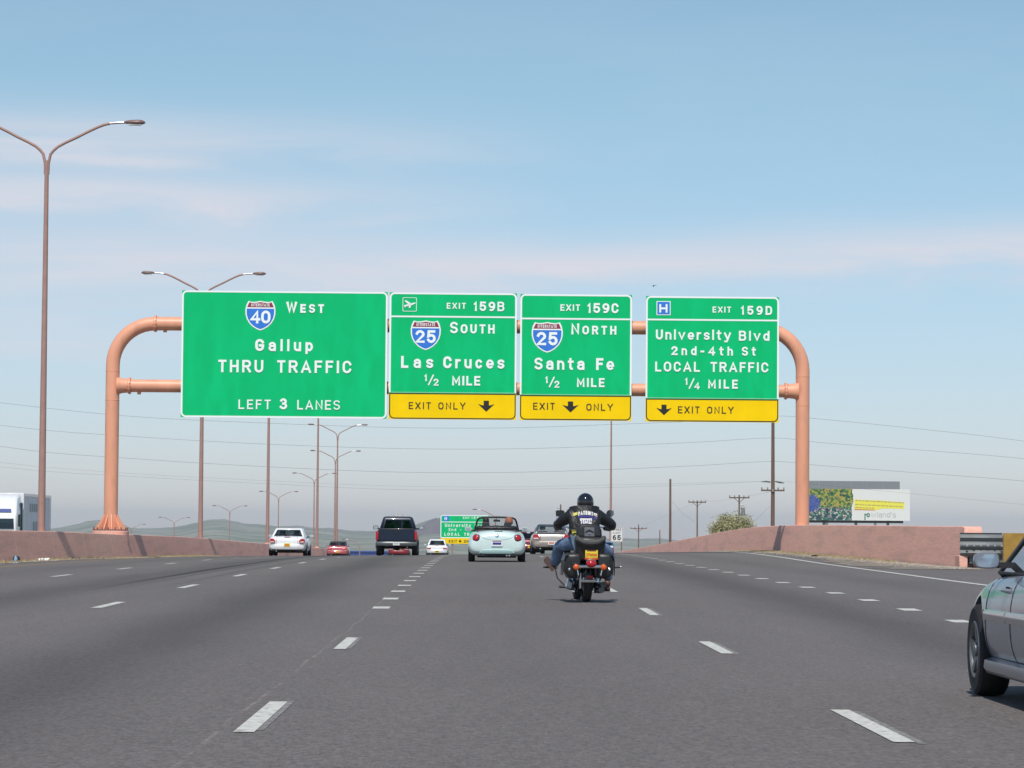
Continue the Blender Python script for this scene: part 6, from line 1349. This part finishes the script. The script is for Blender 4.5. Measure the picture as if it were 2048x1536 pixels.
# highway pegs and engine guard
MB().tube([(-.40,1.40,.50),(-.36,1.42,.34),(-.24,1.40,.22),(-.12,1.35,.20)], .014, 8).build('engine_guard', M['chrome'], mc)
MB().tube([(.30,1.40,.50),(.34,1.42,.38),(.28,1.40,.24),(.12,1.35,.20)], .014, 8).build('engine_guard', M['chrome'], mc)
MB().tube([(-.575,1.40,.515),(-.36,1.40,.505)], .017, 8).build('highway_peg', M['plastic'], mc); MB().tube([(.36,1.40,.50),(.46,1.40,.515),(.62,1.40,.525)], .019, 8).build('highway_peg', M['plastic'], mc)
for x_, z_ in ((-.58,.515),(.625,.525)): MB().ball((x_,1.39,z_), .014,.014,.016, 8, 6).build('peg_cap', M['chrome'], mc)
MB().ball((.49,1.40,.44), .022,.02,.03, 8, 6).build('peg_clamp', M['plastic'], mc)

# ---------------------------------------------------------------- the rider
rd = empty('person', (MX, MY, MZ), 'motorcycle rider in black helmet, patched black leather jacket and blue jeans', 'person', rz=R(3.0))
cxr = -.03
V = {'pelvis':(cxr,.36,.93),'waist':(cxr,.36,1.05),'chest':(cxr,.40,1.22),'upper':(cxr,.43,1.335),'neck':(cxr,.46,1.42),'head':(cxr,.48,1.51),'crown':(cxr,.47,1.60),
     'ls':(cxr-.19,.43,1.325),'le':(-.415,.62,1.175),'lw':(-.400,.90,1.135),'rs':(cxr+.19,.43,1.325),'re':(.425,.62,1.165),'rw':(.395,.90,1.135),
     'lh':(cxr-.10,.38,.90),'lk':(-.36,.88,.855),'la':(-.425,1.22,.545),'lf':(-.50,1.36,.60),'rh':(cxr+.10,.38,.90),'rk':(.395,.82,.75),'ra':(.37,.86,.31),'rf':(.37,1.03,.25)}
names = list(V); I = {n: i for i, n in enumerate(names)}
E_ = [('pelvis','waist'),('waist','chest'),('chest','upper'),('upper','neck'),('neck','head'),('head','crown'),('upper','ls'),('ls','le'),('le','lw'),('upper','rs'),('rs','re'),('re','rw'),('pelvis','lh'),('lh','lk'),('lk','la'),('la','lf'),('pelvis','rh'),('rh','rk'),('rk','ra'),('ra','rf')]
RD = {'pelvis':(.15,.12),'waist':(.155,.12),'chest':(.18,.13),'upper':(.13,.10),'neck':.055,'head':.085,'crown':.06,'ls':.075,'le':.05,'lw':.032,'rs':.075,'re':.05,'rw':.032,'lh':.09,'lk':.065,'la':.045,'lf':.035,'rh':.09,'rk':.065,'ra':.045,'rf':.035}
skinned('body', [V[n] for n in names], [(I[a], I[b]) for a, b in E_], [RD[n] for n in names], M['skin'], rd)
def cloth(name, ns, es, rr_, m, ext=None):
    vv = [(ext[n] if ext and n in ext else V[n]) for n in ns]; ii = {n: i for i, n in enumerate(ns)}
    return skinned(name, vv, [(ii[a], ii[b]) for a, b in es], rr_, m, rd)
jk = cloth('jacket', ['chest','hem','waist','upper','collar','ls','le','lw','rs','re','rw'], [('hem','waist'),('waist','chest'),('chest','upper'),('upper','collar'),('upper','ls'),('ls','le'),('le','lw'),('upper','rs'),('rs','re'),('re','rw')],
           [(.255,.175),(.255,.17),(.25,.17),(.19,.14),(.085,.085),(.112,.11),(.082,.082),(.050,.050),(.112,.11),(.082,.082),(.050,.050)], M['leather'], {'hem':(cxr,.33,.90),'collar':(cxr,.455,1.40)})
tx = bpy.data.textures.new('folds', 'CLOUDS'); tx.noise_scale = .09
dm = jk.modifiers.new('folds', 'DISPLACE'); dm.texture = tx; dm.strength = .035; dm.mid_level = .5; bake(jk)
jn = cloth('jeans', ['pelvis','lh','lk','la','rh','rk','ra'], [('pelvis','lh'),('lh','lk'),('lk','la'),('pelvis','rh'),('rh','rk'),('rk','ra')], [(.19,.15),.125,.100,.082,.125,.095,.075], M['denim'])
dm = jn.modifiers.new('folds', 'DISPLACE'); dm.texture = tx; dm.strength = .03; dm.mid_level = .5; bake(jn)
def boot(a, toe, up):
    a, toe = Vector(a), Vector(toe); d = (toe-a)
    heel = a-d*.18-up*.075; ball_ = a+d*.75-up*.05; tip = a+d*1.15-up*.045
    o = skinned('boot', [tuple(a+up*.06), tuple(a), tuple(heel), tuple(ball_), tuple(tip)], [(0,1),(1,2),(1,3),(3,4)], [.066,.062,.045,.050,.034], M['boot'], rd)
    s_ = d.normalized(); sd_ = s_.cross(up).normalized(); q = []
    for t, w_ in ((-.36,.03),(-.28,.042),(0,.040),(.35,.040),(.75,.052),(1.05,.048),(1.18,.030)):
        c_ = a+d*t-up*.105; q.append([c_-sd_*w_-up*.012, c_+sd_*w_-up*.012, c_+sd_*w_+up*.018, c_-sd_*w_+up*.018])
    MB().rings(q).build('boot_sole', M['sole'], o, bevel=.004)
boot((-.445,1.245,.535), (-.525,1.33,.655), Vector((.15,.80,-.42)).normalized()*-1 if False else Vector((.18,.93,.20)).normalized())
boot((.37,.86,.29), (.37,1.02,.27), Vector((0,0,1)))
# gloves: palm, four fingers closed round the grip, thumb
for s in (-1, 1):
    c = Vector((s*.385, 1.03, 1.12)); ax = Vector((s*.095, -.115, -.02)).normalized(); fw = Vector((s*.6,.75,0)).normalized(); fw = (fw-ax*fw.dot(ax)).normalized(); upv = Vector((0,0,1)); upv = (upv-ax*upv.dot(ax)).normalized()
    g = MB(); wr_ = Vector(V['lw'] if s < 0 else V['rw'])
    g.rings([[wr_+upv*.03+ax*.03, wr_+upv*.03-ax*.03, wr_-upv*.028-ax*.03, wr_-upv*.028+ax*.03], [c-fw*.03+upv*.040+ax*.045, c-fw*.03+upv*.040-ax*.045, c-fw*.04-upv*.0-ax*.045, c-fw*.04-upv*.0+ax*.045], [c+fw*.005+upv*.043+ax*.044, c+fw*.005+upv*.043-ax*.044, c+fw*.0+upv*.022-ax*.044, c+fw*.0+upv*.022+ax*.044]])
    o = g.build('glove', M['leather'], rd, sub=1, smooth=180)
    for k, ln_ in enumerate((1.0, 1.08, 1.03, .85)):
        p0 = c+ax*(-.036+.024*k)*(-1 if False else 1); pts = []
        for j in range(6):
            a = R(80-j*42*ln_); pts.append(p0+(fw*math.cos(a)+upv*math.sin(a))*.034)
        MB().tube([p0-fw*.012+upv*.036]+pts, [.0105,.011,.011,.0105,.010,.0095,.008], 8).build('finger', M['leather'], o)
    MB().tube([c-fw*.035+upv*.012-ax*.042, c-fw*.028-upv*.018-ax*.058, c-fw*.008-upv*.034-ax*.050, c+fw*.012-upv*.034-ax*.036], [.013,.013,.012,.009], 8).build('thumb', M['leather'], o)
# helmet, face, hair
hc = Vector((cxr+.02, .475, 1.520)); g = MB(); q = []
for i in range(15):
    t = i/14; a = R(-38+128*t); rr_ = math.cos(a) if a > 0 else 1.0-.10*(a/R(38))**2
    ring = []
    for j in range(24):
        b_ = 2*math.pi*j/24; x_ = .130*rr_*math.cos(b_); y_ = .150*rr_*math.sin(b_); z_ = .136*math.sin(a)
        if a < .15 and math.sin(b_) > .35: y_ = min(y_, .045); z_ = max(z_, .03) if False else z_
        ring.append((hc.x+x_, hc.y+y_, hc.z+z_))
    q.append(ring)
MB().rings(q).build('helmet', M['helmet'], rd, smooth=180, sub=1)
MB().rings([[(hc.x+.133*math.cos(R(a)), hc.y+.155*math.sin(R(a)), hc.z+z_) for a in range(25,156,10)] for z_ in (.012,.05)], closed=False, caps=False).build('visor', M['plastic'], rd)
MB().ball((hc.x, hc.y+.135, hc.z-.045), .016,.022,.022, 8, 6).build('nose', M['skin'], rd, smooth=180)
for s in (-1,1): MB().ball((hc.x+s*.034, hc.y+.108, hc.z-.015), .014,.010,.010, 8, 6).build('eye', M['patch_white'], rd, smooth=180)
MB().tube([(hc.x-.025,hc.y+.115,hc.z-.085),(hc.x,hc.y+.122,hc.z-.088),(hc.x+.025,hc.y+.115,hc.z-.085)], .006, 6).build('mouth', M['patch_red'], rd)
for s in (-1,1): MB().tube([(hc.x+s*.09,hc.y-.02,hc.z-.07),(hc.x+s*.118,hc.y-.03,hc.z-.11),(hc.x+s*.135,hc.y-.03,hc.z-.135)], [.02,.018,.004], 7).build('hair', M['hair_grey'], rd)
# patches stitched on the back of the jacket: laid on its surface
bm = bmesh.new(); bm.from_mesh(jk.data); bvh = BVHTree.FromBMesh(bm); bm.free()
def onback(x, z, lift=.006):
    h_ = bvh.ray_cast(Vector((x, -1, z)), Vector((0, 1, 0)))
    return (x, (h_[0].y if h_[0] else .30)-lift, z)
def LX(px): return (px-1174.5)*.00765
def LZ(py): return (1211.5-py)*.00765
def patch(name, px0, px1, py0, py1, m, arch=0.0, n=8, lift=.006, round_=False):
    g = MB(); k = 4
    for j in range(k+1):
        for i in range(n+1):
            u_, v_ = i/n, j/k
            if round_:
                a = 2*math.pi*u_; xx = (px0+px1)/2+(px1-px0)/2*v_*math.cos(a); yy = (py0+py1)/2+(py1-py0)/2*v_*math.sin(a)
            else:
                xx = px0+(px1-px0)*u_; yy = py0+(py1-py0)*v_+arch*((xx-1171.3)/15)**2
            g.v.append(onback(LX(xx), LZ(yy), lift))
    for j in range(k):
        for i in range(n): a = j*(n+1)+i; g.f.append((a, a+1, a+n+2, a+n+1))
    return g.build(name, M[m], jk, fixn=False, smooth=180)
patch('blue_rocker', 1157, 1193, 1039.3, 1043.6, 'patch_blue', arch=2.6, n=12)
patch('yellow_flag', 1147.6, 1155.4, 1031.0, 1036.6, 'patch_yellow', arch=1.9); patch('red_flag', 1187.4, 1194.8, 1032.2, 1034.2, 'patch_white', arch=1.9); patch('red_flag', 1187.4, 1194.8, 1034.4, 1037.2, 'plate_w', arch=1.9); patch('flag_stripe', 1190, 1194.8, 1034.6, 1036.2, 'patch_red', arch=1.9, lift=.009)
g = MB(); w_ = (1186.4-1156.4)*.00765
text_poly(g, 'PATRIOT', 0, 0, 1.0, lambda a, b: (a, 0, b), width=3.9/1.0, stroke=.27, wf=.72)
def mapv(v_):
    xx = 1156.6+v_[0]/3.9*29.6; yy = 1038.6-v_[2]*8.0+2.6*((xx-1171.3)/15)**2
    p_ = onback(LX(xx), LZ(yy), .007); return (p_[0], p_[1]+v_[1]*.2, p_[2])
g.v = [mapv(v_) for v_ in g.v]; g.build('rocker_lettering', M['patch_white'], jk, smooth=0, fixn=False)
patch('eagle_patch', 1160.5, 1184, 1045.8, 1051.5, 'patch_white', arch=-.5); patch('eagle_patch', 1162, 1183, 1051.5, 1057.5, 'patch_white', arch=1.2)
for a, b, c_, d_ in ((1164,1165.2,1048,1054),(1168,1169,1049,1055),(1171.3,1173.2,1048.5,1051.5),(1176,1177,1049,1055),(1180,1181,1048,1053),(1163.5,1166,1054.5,1057),(1170,1176,1055.6,1057.6)): patch('patch_print', a, b, c_, d_, 'patch_blue', lift=.010, n=3)
pq = patch('yellow_patch', 1143.2, 1154.0, 1069.0, 1083.0, 'patch_yellow'); patch('patch_print', 1147, 1152.5, 1074, 1076.3, 'black', lift=.010, n=3); patch('patch_print', 1146, 1148, 1077.5, 1080, 'black', lift=.010, n=3)
patch('round_patch', 1144.4, 1151.4, 1089.5, 1099.5, 'patch_yellow', n=16, round_=True); patch('round_patch_print', 1146.3, 1149.5, 1092.5, 1096.5, 'black', n=12, round_=True, lift=.010)
patch('red_patch', 1197.2, 1203.2, 1066.5, 1079.5, 'patch_red')

# ---------------------------------------------------------------- haze over the valley
hz = bpy.data.materials.new('haze_air'); hz.use_nodes = True; t = hz.node_tree; t.nodes.clear()
ho = N(t, 'ShaderNodeOutputMaterial'); pv = N(t, 'ShaderNodeVolumePrincipled'); pv.inputs['Density'].default_value = 6.5e-5; pv.inputs['Color'].default_value = (.86, .92, 1.0, 1); pv.inputs['Anisotropy'].default_value = 0.1
t.links.new(pv.outputs[0], ho.inputs['Volume'])
o = MB().box(-14500, 14500, -14500, 14500, -75, 75).build('haze', hz, smooth=0); o['kind'] = 'stuff'
